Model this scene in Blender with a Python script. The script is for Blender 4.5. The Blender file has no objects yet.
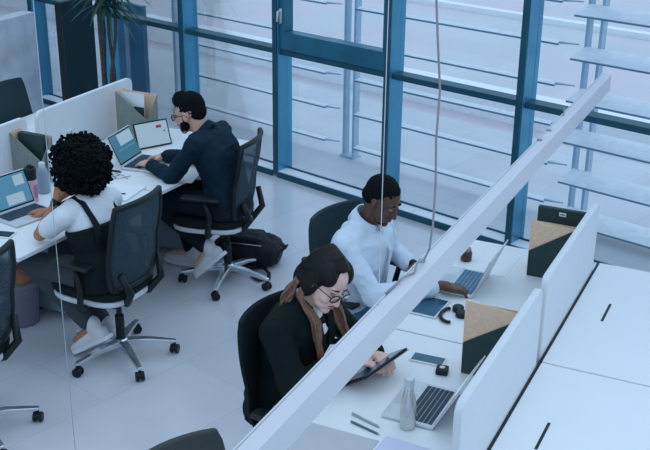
import bpy, bmesh, math, random
from mathutils import Vector, Matrix
from mathutils import noise as mnoise
random.seed(7)
S = bpy.context.scene
C = S.collection
PI = math.pi
D = 0.27508                       # the desk rows stand oblique to the glass front
CD, SD = math.cos(D), math.sin(D)
def W(u, v, z=0.0):               # desk-row directions (u across, v towards the glass) to world
    return Vector((u*CD - v*SD, u*SD + v*CD, z))

# ------------------------------------------------------------------ materials
MATS = {}
def mat(name, col, rough=0.5, metal=0.0, spec=0.5, noise=None, scale=20.0, bump=0.0, alpha=None, sheen=0.0, stretch=None):
    if name in MATS: return MATS[name]
    m = bpy.data.materials.new(name); m.use_nodes = True
    nt = m.node_tree; b = nt.nodes['Principled BSDF']
    b.inputs['Base Color'].default_value = (*col, 1)
    b.inputs['Roughness'].default_value = rough
    b.inputs['Metallic'].default_value = metal
    b.inputs['Specular IOR Level'].default_value = spec
    if sheen: b.inputs['Sheen Weight'].default_value = sheen
    tc = nt.nodes.new('ShaderNodeTexCoord')
    src = tc.outputs['Object']
    if stretch:
        mp = nt.nodes.new('ShaderNodeMapping'); mp.inputs['Scale'].default_value = stretch
        nt.links.new(src, mp.inputs['Vector']); src = mp.outputs['Vector']
    n = nt.nodes.new('ShaderNodeTexNoise'); n.inputs['Scale'].default_value = scale; n.inputs['Detail'].default_value = 4
    nt.links.new(src, n.inputs['Vector'])
    r = nt.nodes.new('ShaderNodeValToRGB')
    k = 0.06 if noise is None else noise
    r.color_ramp.elements[0].position = 0.3; r.color_ramp.elements[1].position = 0.7
    r.color_ramp.elements[0].color = (*[max(0, c*(1-k)) for c in col], 1)
    r.color_ramp.elements[1].color = (*[min(1, c*(1+k)) for c in col], 1)
    nt.links.new(n.outputs['Fac'], r.inputs['Fac']); nt.links.new(r.outputs['Color'], b.inputs['Base Color'])
    if bump:
        bp = nt.nodes.new('ShaderNodeBump'); bp.inputs['Strength'].default_value = bump; bp.inputs['Distance'].default_value = 0.01
        nt.links.new(n.outputs['Fac'], bp.inputs['Height']); nt.links.new(bp.outputs['Normal'], b.inputs['Normal'])
    if alpha is not None: b.inputs['Alpha'].default_value = alpha
    MATS[name] = m
    return m
def emis(name, col, s, base=(0.02, 0.02, 0.02)):
    m = mat(name, base, 0.2); b = m.node_tree.nodes['Principled BSDF']
    b.inputs['Emission Color'].default_value = (*col, 1); b.inputs['Emission Strength'].default_value = s
    return m
def glassmat(name, tint, gloss):
    m = bpy.data.materials.new(name); m.use_nodes = True; nt = m.node_tree; nt.nodes.clear()
    o = nt.nodes.new('ShaderNodeOutputMaterial'); t = nt.nodes.new('ShaderNodeBsdfTransparent'); t.inputs[0].default_value = (*tint, 1)
    g = nt.nodes.new('ShaderNodeBsdfGlossy'); g.inputs['Roughness'].default_value = 0.03
    f = nt.nodes.new('ShaderNodeFresnel'); f.inputs['IOR'].default_value = 1.35
    mu = nt.nodes.new('ShaderNodeMath'); mu.operation = 'MULTIPLY'; mu.inputs[1].default_value = gloss
    mx = nt.nodes.new('ShaderNodeMixShader')
    nt.links.new(f.outputs[0], mu.inputs[0]); nt.links.new(mu.outputs[0], mx.inputs[0])
    nt.links.new(t.outputs[0], mx.inputs[1]); nt.links.new(g.outputs[0], mx.inputs[2]); nt.links.new(mx.outputs[0], o.inputs[0])
    MATS[name] = m
    return m

M_DESK = mat('desk white laminate', (0.80, 0.81, 0.82), 0.38, noise=0.015, scale=3)
M_EDGE = mat('desk edge', (0.45, 0.50, 0.56), 0.5)
M_SCREEN = mat('partition fabric white', (0.68, 0.71, 0.74), 0.85, noise=0.02, scale=40, bump=0.05)
M_TRIM = mat('partition trim', (0.76, 0.78, 0.80), 0.5, noise=0.01)
M_PANEL = mat('desk side panel', (0.22, 0.30, 0.36), 0.5)
M_BLACK = mat('black plastic', (0.006, 0.012, 0.014), 0.45, spec=0.3, noise=0.1)
M_FAB = mat('black chair fabric', (0.007, 0.014, 0.016), 0.9, spec=0.2, noise=0.2, scale=200, bump=0.2)
M_MESH = mat('grey chair mesh', (0.050, 0.085, 0.11), 0.8, spec=0.2, noise=0.15, scale=300, bump=0.2, alpha=0.66)
M_SHELL = mat('pale seat shell', (0.62, 0.66, 0.70), 0.45)
M_BACKT = mat('dark teal chair back', (0.014, 0.034, 0.042), 0.7, spec=0.25, noise=0.15, scale=150, bump=0.15)
M_BACKG = mat('charcoal chair back', (0.035, 0.045, 0.045), 0.75, noise=0.15, scale=150, bump=0.15)
M_CHROME = mat('brushed chrome', (0.62, 0.66, 0.70), 0.22, metal=0.9)
M_STEEL = mat('steel wire', (0.35, 0.37, 0.40), 0.35, metal=0.7)
M_ALU = mat('aluminium laptop', (0.62, 0.64, 0.66), 0.35, metal=0.35)
M_KEYS = mat('keyboard black', (0.02, 0.045, 0.07), 0.6)
M_KEYB = mat('blue keys', (0.05, 0.16, 0.27), 0.5)  # one even blue for the key tops
M_FRAME = mat('teal window frame', (0.10, 0.36, 0.53), 0.30, metal=0.6, noise=0.2, scale=3, stretch=(1, 1, 0.3))
M_FRAMED = mat('dark teal window frame', (0.008, 0.080, 0.12), 0.4, metal=0.2, noise=0.2, scale=4)  # dark frame parts; on the mullion fronts it stands for shade
M_SASH = mat('mid teal sash', (0.016, 0.15, 0.23), 0.35, metal=0.2, noise=0.2, scale=4)
M_SILL = mat('pale sill strip', (0.82, 0.86, 0.90), 0.45)
M_KRAFT = mat('kraft cardboard', (0.84, 0.58, 0.40), 0.85, noise=0.08, scale=60)
M_BOXD = mat('dark green box board', (0.022, 0.048, 0.048), 0.8, noise=0.1)
M_BOXG = mat('olive grey box board', (0.22, 0.25, 0.23), 0.85, noise=0.1)
M_PAPER = mat('white paper', (0.80, 0.82, 0.84), 0.8, noise=0.02)
M_LAV = mat('lavender paper', (0.60, 0.60, 0.74), 0.75, noise=0.03)
M_GREYP = mat('grey card', (0.50, 0.49, 0.53), 0.8, noise=0.03)
M_BEAM = mat('white aluminium profile', (0.60, 0.60, 0.64), 0.4, noise=0.04, scale=2)
M_LAMP = mat('lamp underside diffuser', (0.8, 0.8, 0.8), 0.5)
M_GLASS = glassmat('clear glass', (0.93, 0.97, 1.0), 0.55)
M_CONC = mat('pale concrete', (0.62, 0.65, 0.72), 0.8, noise=0.18, scale=4, bump=0.1)
M_DTEAL = mat('dark teal gloss board', (0.003, 0.026, 0.040), 0.6, spec=0.15, noise=0.25, scale=2)
M_LEAF = mat('palm leaf green', (0.02, 0.075, 0.055), 0.5, noise=0.3, scale=8)
M_TRUNK = mat('plant cane bark', (0.06, 0.055, 0.05), 0.9, noise=0.3, scale=30, bump=0.4)
M_POT = mat('grey planter', (0.22, 0.24, 0.26), 0.6)
M_SOIL = mat('soil', (0.03, 0.02, 0.015), 1.0, noise=0.4)
M_LOUV = mat('pale painted louvre', (0.86, 0.87, 0.88), 0.5)
M_LOUVD = mat('blue grey louvre edge', (0.20, 0.32, 0.42), 0.5)
M_POST = mat('blue grey post', (0.42, 0.56, 0.67), 0.5)
M_SKINL = mat('light skin', (0.62, 0.36, 0.27), 0.5, noise=0.08, scale=30)
M_SKINP = mat('pale skin', (0.78, 0.50, 0.42), 0.5, noise=0.06, scale=30)
M_SKINB = mat('brown skin', (0.42, 0.17, 0.085), 0.45, noise=0.08, scale=30)
M_SKIND = mat('deep brown skin', (0.100, 0.041, 0.027), 0.38, noise=0.1, scale=30)
M_SKINH = M_SKIND
M_HAIRK = mat('black hair', (0.003, 0.005, 0.006), 0.8, spec=0.12, noise=0.5, scale=120, bump=0.5)
M_HAIRD = mat('dark brown hair', (0.006, 0.006, 0.006), 0.5, spec=0.25, noise=0.5, scale=100, bump=0.4, stretch=(3, 3, 0.3))
M_HAIRL = mat('light brown hair lengths', (0.20, 0.105, 0.065), 0.5, noise=0.5, scale=100, bump=0.5, stretch=(3, 3, 0.3))
M_NAVY = mat('dark navy shirt', (0.005, 0.021, 0.036), 0.75, spec=0.15, noise=0.15, scale=40, bump=0.1)
M_DENIM = mat('dark trousers', (0.006, 0.012, 0.020), 0.8, spec=0.2, noise=0.2, scale=60)
M_WSHIRT = mat('pale blue white shirt', (0.62, 0.70, 0.80), 0.75, noise=0.03, scale=30, bump=0.1)
M_TSHIRT = mat('white t-shirt', (0.72, 0.75, 0.80), 0.8, noise=0.03, scale=30, bump=0.1)
M_BLAZER = mat('black blazer', (0.004, 0.010, 0.010), 0.8, spec=0.15, noise=0.15, scale=60, bump=0.1)
M_JEANS = mat('blue jeans', (0.035, 0.12, 0.21), 0.8, noise=0.15, scale=80)
M_PINAF = mat('black pinafore', (0.005, 0.011, 0.014), 0.8, spec=0.2, noise=0.2, scale=60)
M_GREYT = mat('grey trousers', (0.035, 0.05, 0.06), 0.8, noise=0.15, scale=60)
M_SHOEW = mat('white sneaker', (0.66, 0.66, 0.68), 0.6, noise=0.05)
M_SOLE = mat('sneaker sole', (0.75, 0.76, 0.78), 0.6)
M_EYEW = mat('eye white', (0.30, 0.27, 0.26), 0.5)
M_EYED = mat('iris', (0.02, 0.012, 0.01), 0.15)
M_LIP = mat('lips', (0.45, 0.14, 0.13), 0.45)
M_LIPD = mat('dark lips', (0.13, 0.045, 0.04), 0.4)
M_PINK = mat('pink bottle', (0.62, 0.36, 0.44), 0.35)
M_GREYB = mat('blue grey bottle', (0.25, 0.33, 0.42), 0.3)
M_SCRB = emis('laptop screen blue', (0.10, 0.36, 0.60), 0.55)
M_SCRT = emis('laptop screen teal', (0.06, 0.27, 0.42), 0.5)
M_SCRW = emis('screen light panel', (0.42, 0.62, 0.80), 0.65)
M_SCRD = mat('dark glass screen', (0.02, 0.09, 0.15), 0.12)
M_SCRD2 = mat('black glass screen', (0.01, 0.02, 0.03), 0.12)
M_RED = mat('red label', (0.55, 0.03, 0.05), 0.5)
M_BROWN = mat('dark brown jar', (0.05, 0.028, 0.028), 0.3)
M_SILVER = mat('silver bottle', (0.62, 0.62, 0.60), 0.25, metal=0.75)
M_ORANGE = mat('orange cloth', (0.42, 0.17, 0.10), 0.8)
M_LBIN = mat('lavender grey bin', (0.20, 0.20, 0.28), 0.6)
M_BAG = mat('black nylon bag', (0.005, 0.010, 0.014), 0.6, spec=0.25, noise=0.3, scale=30, bump=0.4)

def floor_mat():
    m = bpy.data.materials.new('grey floor tiles'); m.use_nodes = True; nt = m.node_tree; b = nt.nodes['Principled BSDF']
    tc = nt.nodes.new('ShaderNodeTexCoord')
    n = nt.nodes.new('ShaderNodeTexNoise'); n.inputs['Scale'].default_value = 1.3; n.inputs['Detail'].default_value = 6
    nt.links.new(tc.outputs['Object'], n.inputs['Vector'])
    r = nt.nodes.new('ShaderNodeValToRGB'); r.color_ramp.elements[0].position = 0.3; r.color_ramp.elements[1].position = 0.72
    r.color_ramp.elements[0].color = (0.60, 0.60, 0.64, 1); r.color_ramp.elements[1].color = (0.76, 0.75, 0.80, 1)
    nt.links.new(n.outputs['Fac'], r.inputs['Fac'])
    br = nt.nodes.new('ShaderNodeTexBrick'); br.offset = 0.5; br.inputs['Scale'].default_value = 1.0
    br.inputs['Mortar Size'].default_value = 0.004; br.inputs['Brick Width'].default_value = 1.15; br.inputs['Row Height'].default_value = 0.58
    br.inputs['Color1'].default_value = (1, 1, 1, 1); br.inputs['Color2'].default_value = (0.95, 0.95, 0.95, 1); br.inputs['Mortar'].default_value = (0.88, 0.88, 0.90, 1)
    mp = nt.nodes.new('ShaderNodeMapping'); mp.inputs['Rotation'].default_value = (0, 0, PI/2)
    nt.links.new(tc.outputs['Object'], mp.inputs['Vector']); nt.links.new(mp.outputs['Vector'], br.inputs['Vector'])
    mx = nt.nodes.new('ShaderNodeMix'); mx.data_type = 'RGBA'; mx.blend_type = 'MULTIPLY'; mx.inputs[0].default_value = 1
    nt.links.new(r.outputs['Color'], mx.inputs[6]); nt.links.new(br.outputs['Color'], mx.inputs[7])
    nt.links.new(mx.outputs[2], b.inputs['Base Color'])
    b.inputs['Roughness'].default_value = 0.22; b.inputs['Specular IOR Level'].default_value = 0.9
    return m
def terrace_mat(name, c0, c1, mortar, w, h, sc, amt):
    m = bpy.data.materials.new(name); m.use_nodes = True; nt = m.node_tree; b = nt.nodes['Principled BSDF']
    tc = nt.nodes.new('ShaderNodeTexCoord')
    n = nt.nodes.new('ShaderNodeTexNoise'); n.inputs['Scale'].default_value = sc; n.inputs['Detail'].default_value = 5
    nt.links.new(tc.outputs['Object'], n.inputs['Vector'])
    r = nt.nodes.new('ShaderNodeValToRGB'); r.color_ramp.elements[0].position = 0.38; r.color_ramp.elements[1].position = 0.62
    r.color_ramp.elements[0].color = (*c0, 1); r.color_ramp.elements[1].color = (*c1, 1)
    nt.links.new(n.outputs['Fac'], r.inputs['Fac'])
    br = nt.nodes.new('ShaderNodeTexBrick'); br.offset = 0.5; br.inputs['Scale'].default_value = 1.0
    br.inputs['Mortar Size'].default_value = amt; br.inputs['Brick Width'].default_value = w; br.inputs['Row Height'].default_value = h
    br.inputs['Color1'].default_value = (1, 1, 1, 1); br.inputs['Color2'].default_value = (0.95, 0.95, 0.96, 1); br.inputs['Mortar'].default_value = (*mortar, 1)
    nt.links.new(tc.outputs['Object'], br.inputs['Vector'])
    mx = nt.nodes.new('ShaderNodeMix'); mx.data_type = 'RGBA'; mx.blend_type = 'MULTIPLY'; mx.inputs[0].default_value = 1
    nt.links.new(r.outputs['Color'], mx.inputs[6]); nt.links.new(br.outputs['Color'], mx.inputs[7])
    nt.links.new(mx.outputs[2], b.inputs['Base Color']); b.inputs['Roughness'].default_value = 0.6
    return m

# ------------------------------------------------------------------ mesh helpers
def newbm(): return bmesh.new()
def add_box(bm, x0, x1, y0, y1, z0, z1, mtx=None, mi=0):
    vs = [bm.verts.new((x, y, z)) for x in (x0, x1) for y in (y0, y1) for z in (z0, z1)]
    F = [(0, 1, 3, 2), (4, 6, 7, 5), (0, 4, 5, 1), (2, 3, 7, 6), (0, 2, 6, 4), (1, 5, 7, 3)]
    for f in F:
        fa = bm.faces.new([vs[i] for i in f]); fa.material_index = mi
    if mtx is not None: bmesh.ops.transform(bm, matrix=mtx, verts=vs)
    return vs
def add_prism(bm, pts, z0, z1, mtx=None, mi=0):
    a = [bm.verts.new((p[0], p[1], z0)) for p in pts]; b = [bm.verts.new((p[0], p[1], z1)) for p in pts]
    n = len(pts)
    fs = [bm.faces.new(list(reversed(a))), bm.faces.new(b)]
    for i in range(n): fs.append(bm.faces.new([a[i], a[(i+1) % n], b[(i+1) % n], b[i]]))
    for f in fs: f.material_index = mi
    if mtx is not None: bmesh.ops.transform(bm, matrix=mtx, verts=a+b)
    return a+b
def frame_of(t, ref=None):
    t = t.normalized(); r = ref or Vector((0, 0, 1))
    if abs(t.dot(r.normalized())) > 0.95: r = Vector((1, 0, 0)) if abs(t.x) < 0.9 else Vector((0, 1, 0))
    a = (r - t*r.dot(t)).normalized(); b = t.cross(a)
    return a, b
def add_tube(bm, pts, rads, n=10, closed_ends=True, ref=None, flat=1.0, mi=0):
    pts = [Vector(p) for p in pts]
    if not hasattr(rads, '__len__'): rads = [rads]*len(pts)
    rings = []; pa = None
    for i, p in enumerate(pts):
        t = (pts[min(i+1, len(pts)-1)] - pts[max(i-1, 0)])
        if t.length < 1e-9: t = Vector((0, 0, 1))
        t.normalize()
        if pa is None: a, b = frame_of(t, ref)
        else:
            a = pa - t*pa.dot(t)
            a = a.normalized() if a.length > 1e-6 else frame_of(t)[0]
            b = t.cross(a)
        pa = a
        rings.append([bm.verts.new(p + rads[i]*(a*math.cos(2*PI*k/n)*flat + b*math.sin(2*PI*k/n))) for k in range(n)])
    for i in range(len(rings)-1):
        for k in range(n):
            f = bm.faces.new([rings[i][k], rings[i][(k+1) % n], rings[i+1][(k+1) % n], rings[i+1][k]]); f.material_index = mi
    if closed_ends:
        bm.faces.new(list(reversed(rings[0]))).material_index = mi; bm.faces.new(rings[-1]).material_index = mi
    return rings
def add_capsule(bm, p1, p2, r1, r2=None, n=14, m=4):
    p1 = Vector(p1); p2 = Vector(p2); r2 = r1 if r2 is None else r2
    d = (p2-p1); L = d.length; t = d.normalized() if L > 1e-6 else Vector((0, 0, 1))
    pts = []; rs = []
    for i in range(m): 
        a = PI/2*(1 - (i+0.25)/m); pts.append(p1 - t*r1*math.sin(a)); rs.append(r1*math.cos(a))
    pts.append(p1); rs.append(r1)
    pts.append(p2); rs.append(r2)
    for i in reversed(range(m)):
        a = PI/2*(1 - (i+0.25)/m); pts.append(p2 + t*r2*math.sin(a)); rs.append(r2*math.cos(a))
    a, b = frame_of(t); rings = []
    for p, r in zip(pts, rs): rings.append([bm.verts.new(p + r*(a*math.cos(2*PI*k/n)+b*math.sin(2*PI*k/n))) for k in range(n)])
    for i in range(len(rings)-1):
        for k in range(n): bm.faces.new([rings[i][k], rings[i][(k+1) % n], rings[i+1][(k+1) % n], rings[i+1][k]])
    bm.faces.new(list(reversed(rings[0]))); bm.faces.new(rings[-1])
def add_ell(bm, c, r, R=None, sub=3):
    g = bmesh.ops.create_icosphere(bm, subdivisions=sub, radius=1.0)
    M = Matrix.Translation(Vector(c)) @ (R.to_4x4() if R else Matrix.Identity(4)) @ Matrix.Diagonal((r[0], r[1], r[2], 1))
    bmesh.ops.transform(bm, matrix=M, verts=g['verts'])
    return g['verts']
def add_loft(bm, secs, n=24, ex=2.4):
    """secs: (centre, lateral vector, lateral radius, depth radius)"""
    rings = []; cs = [Vector(s[0]) for s in secs]
    for i, s in enumerate(secs):
        t = (cs[min(i+1, len(cs)-1)] - cs[max(i-1, 0)]).normalized()
        l = Vector(s[1]); l = (l - t*l.dot(t)).normalized(); dd = t.cross(l)
        ring = []
        for k in range(n):
            a = 2*PI*k/n; ca, sa = math.cos(a), math.sin(a)
            q = (abs(ca)**ex + abs(sa)**ex)**(-1/ex)
            ring.append(bm.verts.new(cs[i] + l*s[2]*q*ca + dd*s[3]*q*sa))
        rings.append(ring)
    for i in range(len(rings)-1):
        for k in range(n): bm.faces.new([rings[i][k], rings[i][(k+1) % n], rings[i+1][(k+1) % n], rings[i+1][k]])
    bm.faces.new(list(reversed(rings[0]))); bm.faces.new(rings[-1])
def add_lathe(bm, prof, n=20, c=(0, 0, 0)):
    rings = [[bm.verts.new((c[0]+r*math.cos(2*PI*k/n), c[1]+r*math.sin(2*PI*k/n), c[2]+z)) for k in range(n)] for r, z in prof]
    for i in range(len(rings)-1):
        for k in range(n): bm.faces.new([rings[i][k], rings[i][(k+1) % n], rings[i+1][(k+1) % n], rings[i+1][k]])
    bm.faces.new(list(reversed(rings[0]))); bm.faces.new(rings[-1])
def obj(name, bm, m, parent=None, bevel=0.0, smooth=False, segs=2):
    bmesh.ops.recalc_face_normals(bm, faces=bm.faces)
    me = bpy.data.meshes.new(name); bm.to_mesh(me); bm.free()
    for mm in (m if isinstance(m, (list, tuple)) else [m]): me.materials.append(mm)
    if smooth:
        for p in me.polygons: p.use_smooth = True
    o = bpy.data.objects.new(name, me); C.objects.link(o)
    if parent: o.parent = parent
    if bevel:
        b = o.modifiers.new('bevel', 'BEVEL'); b.width = bevel; b.segments = segs; b.limit_method = 'ANGLE'; b.angle_limit = 0.6
        if not smooth:
            for p in me.polygons: p.use_smooth = True
            o.modifiers.new('wn', 'WEIGHTED_NORMAL').keep_sharp = True
    return o
def fuse(o, voxel, it=4, disp=0.0, dscale=0.1, fac=0.5):
    r = o.modifiers.new('fuse', 'REMESH'); r.mode = 'VOXEL'; r.voxel_size = voxel; r.use_smooth_shade = True
    s = o.modifiers.new('smooth', 'SMOOTH'); s.factor = fac; s.iterations = it
    if disp:
        key = 'clouds%.3f' % dscale
        t = bpy.data.textures.get(key) or bpy.data.textures.new(key, 'CLOUDS'); t.noise_scale = dscale; t.noise_depth = 2
        d = o.modifiers.new('folds', 'DISPLACE'); d.texture = t; d.strength = disp; d.mid_level = 0.5; d.texture_coords = 'LOCAL'
    return o
def tag(o, label, cat, group=None, kind=None):
    if label: o['label'] = label
    if cat: o['category'] = cat
    if group: o['group'] = group
    if kind: o['kind'] = kind
    return o
def thing(name, label, cat, loc=(0, 0, 0), rot=0.0, group=None):
    o = bpy.data.objects.new(name, None); C.objects.link(o); o.empty_display_size = 0.1
    o.location = loc; o.rotation_euler = (0, 0, rot)
    return tag(o, label, cat, group)
def copy_tree(o, parent=None):
    c = o.copy(); C.objects.link(c)
    if parent: c.parent = parent
    for ch in list(o.children): copy_tree(ch, c)
    return c
def struct(name, bm=None, m=None, bevel=0.0):
    if bm is None:
        o = bpy.data.objects.new(name, None); C.objects.link(o)
    else: o = obj(name, bm, m, bevel=bevel)
    o['kind'] = 'structure'
    return o

# ------------------------------------------------------------------ camera (standing on the gallery, 3 m up, looking down)
cam = bpy.data.cameras.new('camera'); co = bpy.data.objects.new('camera', cam); C.objects.link(co)
f, pi_, ro, hd = 1055.1, .38748, .011257, .71769
cam.sensor_width = 36.0; cam.lens = f/650*36.0; cam.clip_start = 0.05; cam.clip_end = 200
Fv = Vector((-math.sin(hd)*math.cos(pi_), math.cos(hd)*math.cos(pi_), -math.sin(pi_)))
Rv = Vector((math.cos(hd), math.sin(hd), 0)); Uv = Rv.cross(Fv)
R2 = Rv*math.cos(ro) + Uv*math.sin(ro); U2 = -Rv*math.sin(ro) + Uv*math.cos(ro)
mm = Matrix((R2, U2, -Fv)).transposed().to_4x4(); mm.translation = Vector((0, 0, 3.0))
co.matrix_world = mm
S.camera = co

# ------------------------------------------------------------------ setting
YF = 6.15
bm = newbm(); add_box(bm, -12, 6, -4, YF+0.05, -0.2, 0); struct('floor', bm, floor_mat())
bm = newbm(); add_box(bm, -30, 12, YF+0.05, 8.6, -0.25, -0.03); struct('terrace', bm, terrace_mat('terrace paving', (0.60, 0.60, 0.61), (0.66, 0.65, 0.67), (0.86, 0.89, 0.92), 0.9, 0.6, 1.5, 0.008))
bm = newbm(); add_box(bm, -60, 25, 8.6, 60, -1.2, -0.9); struct('street_ground', bm, terrace_mat('pinkish street paving', (0.60, 0.60, 0.60), (0.69, 0.58, 0.61), (0.94, 0.95, 0.97), 1.6, 0.8, 0.6, 0.02))
bm = newbm(); add_box(bm, -60, 25, 11.4, 11.75, -0.9, -0.55); add_box(bm, -60, 25, 17.4, 17.6, -0.9, -0.8); struct('street_kerb', bm, M_LOUV)
bm = newbm(); add_box(bm, -12.2, 6.2, -4.2, -4, 0, 1.2); struct('wall_back', bm, mat('grey interior wall', (0.70, 0.71, 0.72), 0.8))  # unseen wall, cut low so sky light fills in from behind
bm = newbm(); add_box(bm, -12.2, -12.0, -4, YF, 0, 5.0); struct('light_block_left', bm, mat('dark light block', (0.05, 0.07, 0.09), 0.7))  # unseen dark slab added to cut light from the left and darken floor
bm = newbm(); add_box(bm, 6, 6.2, -4, YF, 0, 1.2); struct('wall_right', bm, MATS['grey interior wall'])  # unseen, kept low like the back wall to let sky light in

mx_list = [-11.6, -10.45, -9.30, -8.15, -7.0, -5.86, -4.71, -3.57, -2.42, -1.27, -0.12, 1.03]
for i in range(len(mx_list)-1):
    x0, x1 = mx_list[i], mx_list[i+1]
    w = struct('window_%d' % (i+1))
    w.location = (x0, YF, 0)
    L = x1-x0
    sash = abs(x0+5.86) < 0.01
    bm = newbm(); add_box(bm, -0.03, 0.025, -0.07, 0.10, 0, 4.2); obj('mullion', bm, M_FRAME, w, 0.004)
    bm = newbm(); add_box(bm, -0.026, 0.021, -0.085, -0.070, 0.02, 4.2); obj('mullion_shade_face', bm, M_FRAMED, w, 0.003)  # dark front strip paints in the shade of the room-facing side
    for zt in (1.065, 2.3, 3.5):
        bm = newbm(); add_box(bm, 0.025, L-0.03, -0.045, 0.07, zt-0.022, zt+0.022); obj('transom', bm, M_FRAMED, w, 0.003)
    bm = newbm(); add_box(bm, 0.025, L-0.03, -0.09, -0.078, 0.0, 0.050); add_box(bm, 0.025, L-0.03, 0.040, 0.056, 0.0, 0.066); obj('bottom_rail', bm, M_FRAMED, w, 0.002)
    bm = newbm(); add_box(bm, 0.025, L-0.03, -0.078, 0.040, 0.0, 0.054); obj('sill', bm, M_SILL, w)
    if sash:
        bm = newbm()
        add_box(bm, 0.025, L-0.03, -0.05, 0.06, 1.09, 1.235)
        add_box(bm, 0.025, 0.075, -0.05, 0.06, 1.235, 2.25); add_box(bm, L-0.07, L-0.03, -0.05, 0.06, 1.235, 2.25)
        obj('sash_frame', bm, M_SASH, w, 0.004)
        h = newbm(); add_box(h, 0.035, 0.055, -0.062, -0.05, 1.30, 1.42); add_tube(h, [(0.045, -0.05, 1.40), (0.045, -0.09, 1.40), (0.045, -0.095, 1.32)], 0.009, 8)
        obj('window_handle', h, M_SHELL, w, smooth=True)
    bm = newbm(); add_box(bm, 0.025, L-0.03, 0.044, 0.050, 0.06, 4.2); obj('glass_pane', bm, M_GLASS, w)

# pale pier and dark boards by the glass, far left
bm = newbm(); add_box(bm, -0.16, 0.0, -1.3, 0, 0, 0.99); o = obj('low_wall', bm, M_CONC, bevel=0.006); o.location = (-9.0, 5.93, 0); o.rotation_euler = (0, 0, D); tag(o, 'pale mottled concrete low wall standing by the glass at far left', 'low wall')
t = thing('divider_board', 'tall dark teal freestanding board between the pale low wall and potted plant', 'board', (-8.13, 5.99, 0), D)
bm = newbm(); add_box(bm, -0.05, 0.0, -0.46, 0.0, 0.02, 1.25); obj('board', bm, M_DTEAL, t, 0.004)
bm = newbm(); add_box(bm, -0.056, 0.006, -0.475, -0.46, 0.02, 1.255); obj('edge_strip', bm, M_BLACK, t, 0.002)
for y in (-0.42, -0.08):
    bm = newbm(); add_box(bm, -0.15, 0.10, y-0.025, y+0.025, 0.0, 0.02); obj('foot', bm, M_BLACK, t, 0.003)

# outdoor sunshade frames
YL = 6.98
def sunshade(x, x1, label, near=-0.10, st=0.08):
    t = thing('sunshade', label, 'sunshade', (x, YL, 0), 0, 'sunshade frames outside the glass')
    for dx in (-0.055, 0.055):
        bm = newbm(); add_box(bm, dx-0.012, dx+0.012, -0.035, 0.035, -0.03, 4.0); obj('post', bm, M_POST, t, 0.003)
    bm = newbm(); add_box(bm, -0.075, 0.075, -0.06, 0.06, -0.03, -0.01); obj('base_plate', bm, M_POST, t)
    L = x1-x
    for k in range(8):
        z = 0.09+0.31*k
        R = Matrix.Translation((0, 0, z)) @ Matrix.Rotation(math.radians(12), 4, 'X')
        bm = newbm(); add_box(bm, st, L-0.26, near, -0.036 if st < 0 else 0.0, -0.005, 0.005, R); o = obj('blade', bm, M_LOUV, t)
        bm = newbm(); add_box(bm, st, L-0.26, near-0.006, near, -0.009, 0.005, R); obj('blade_edge', bm, M_LOUVD, o)
        bm = newbm(); add_tube(bm, [R @ Vector((L-0.27, -0.03, 0)), R @ Vector((L-0.20, -0.02, 0)), R @ Vector((L-0.12, -0.01, 0))], [0.025, 0.018, 0.012], 8, flat=0.4); obj('bracket', bm, M_POST, o, smooth=True)
sunshade(-8.07, -5.80, 'blue-grey louvred sunshade outside, left one behind the bearded man', -0.05)
sunshade(-5.80, -3.52, 'blue-grey louvred sunshade outside, middle one behind the man in white shirt', -0.06)
sunshade(-3.52, -1.25, 'blue-grey louvred sunshade outside at far right, beyond the hanging lamp end', -0.26, -0.05)
# bollards and a bench on the street: pale far things
# ------------------------------------------------------------------ desks
def desk(name, label, root, front, back, v0, v1, side, group):
    """front/back: u of user edge at v0 and v1, and of back edge"""
    t = thing('desk', label, 'desk', W(root[0], root[1], 0), D, group)
    u0, w0 = root
    f0, f1 = front
    n = 8; pts = []
    for i in range(n+1):
        k = i/n; pts.append((f0+(f1-f0)*k - u0, v0+(v1-v0)*k - w0))
    pts += [(back-u0, v1-w0), (back-u0, v0-w0)]
    bm = newbm(); add_prism(bm, pts, 0.715, 0.74); o = obj('worktop', bm, M_DESK, t, 0.004)
    s = 1 if back > f0 else -1
    for vv in (v0+0.06, v1-0.09):
        bm = newbm(); add_box(bm, min(f0, back)-u0+0.08, max(f0, back)-u0-0.08, vv-w0, vv-w0+0.03, 0.66, 0.715); obj('crossbar', bm, M_PANEL, t)
        for uu in (f0+s*0.36, back-s*0.12):
            bm = newbm(); add_box(bm, uu-u0-0.025, uu-u0+0.025, vv-w0-0.01, vv-w0+0.04, 0, 0.66); obj('leg', bm, M_PANEL, t, 0.004)
    bm = newbm(); add_box(bm, back-s*0.10-u0-0.009, back-s*0.10-u0+0.009, v0+0.1-w0, v1-0.1-w0, 0.12, 0.66); obj('modesty_panel', bm, M_PANEL, t)
    return t
desk('d', 'white desk with the blazer woman\'s laptop and silver bottle', (-1.3, 3.45), (-1.72, -1.72), -0.915, 2.86, 4.015, 1, 'white desks')
desk('d', 'white desk holding the open laptop of the man in white shirt', (-1.3, 4.6), (-1.72, -1.72), -0.915, 4.025, 5.19, 1, 'white desks')
desk('d', 'white desk under the laptop of the curly-haired woman', (-4.0, 4.4), (-3.60, -3.53), -4.44, 3.86, 5.015, 1, 'white desks')
desk('d', 'white desk under the tablet and laptop of the bearded man', (-4.0, 5.6), (-3.50, -3.42), -4.44, 5.025, 6.18, 1, 'white desks')
desk('d', 'white desk seen from behind the left partitions with dark chair', (-5.0, 5.6), (-5.31, -5.31), -4.50, 5.025, 6.18, 1, 'white desks')
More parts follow.
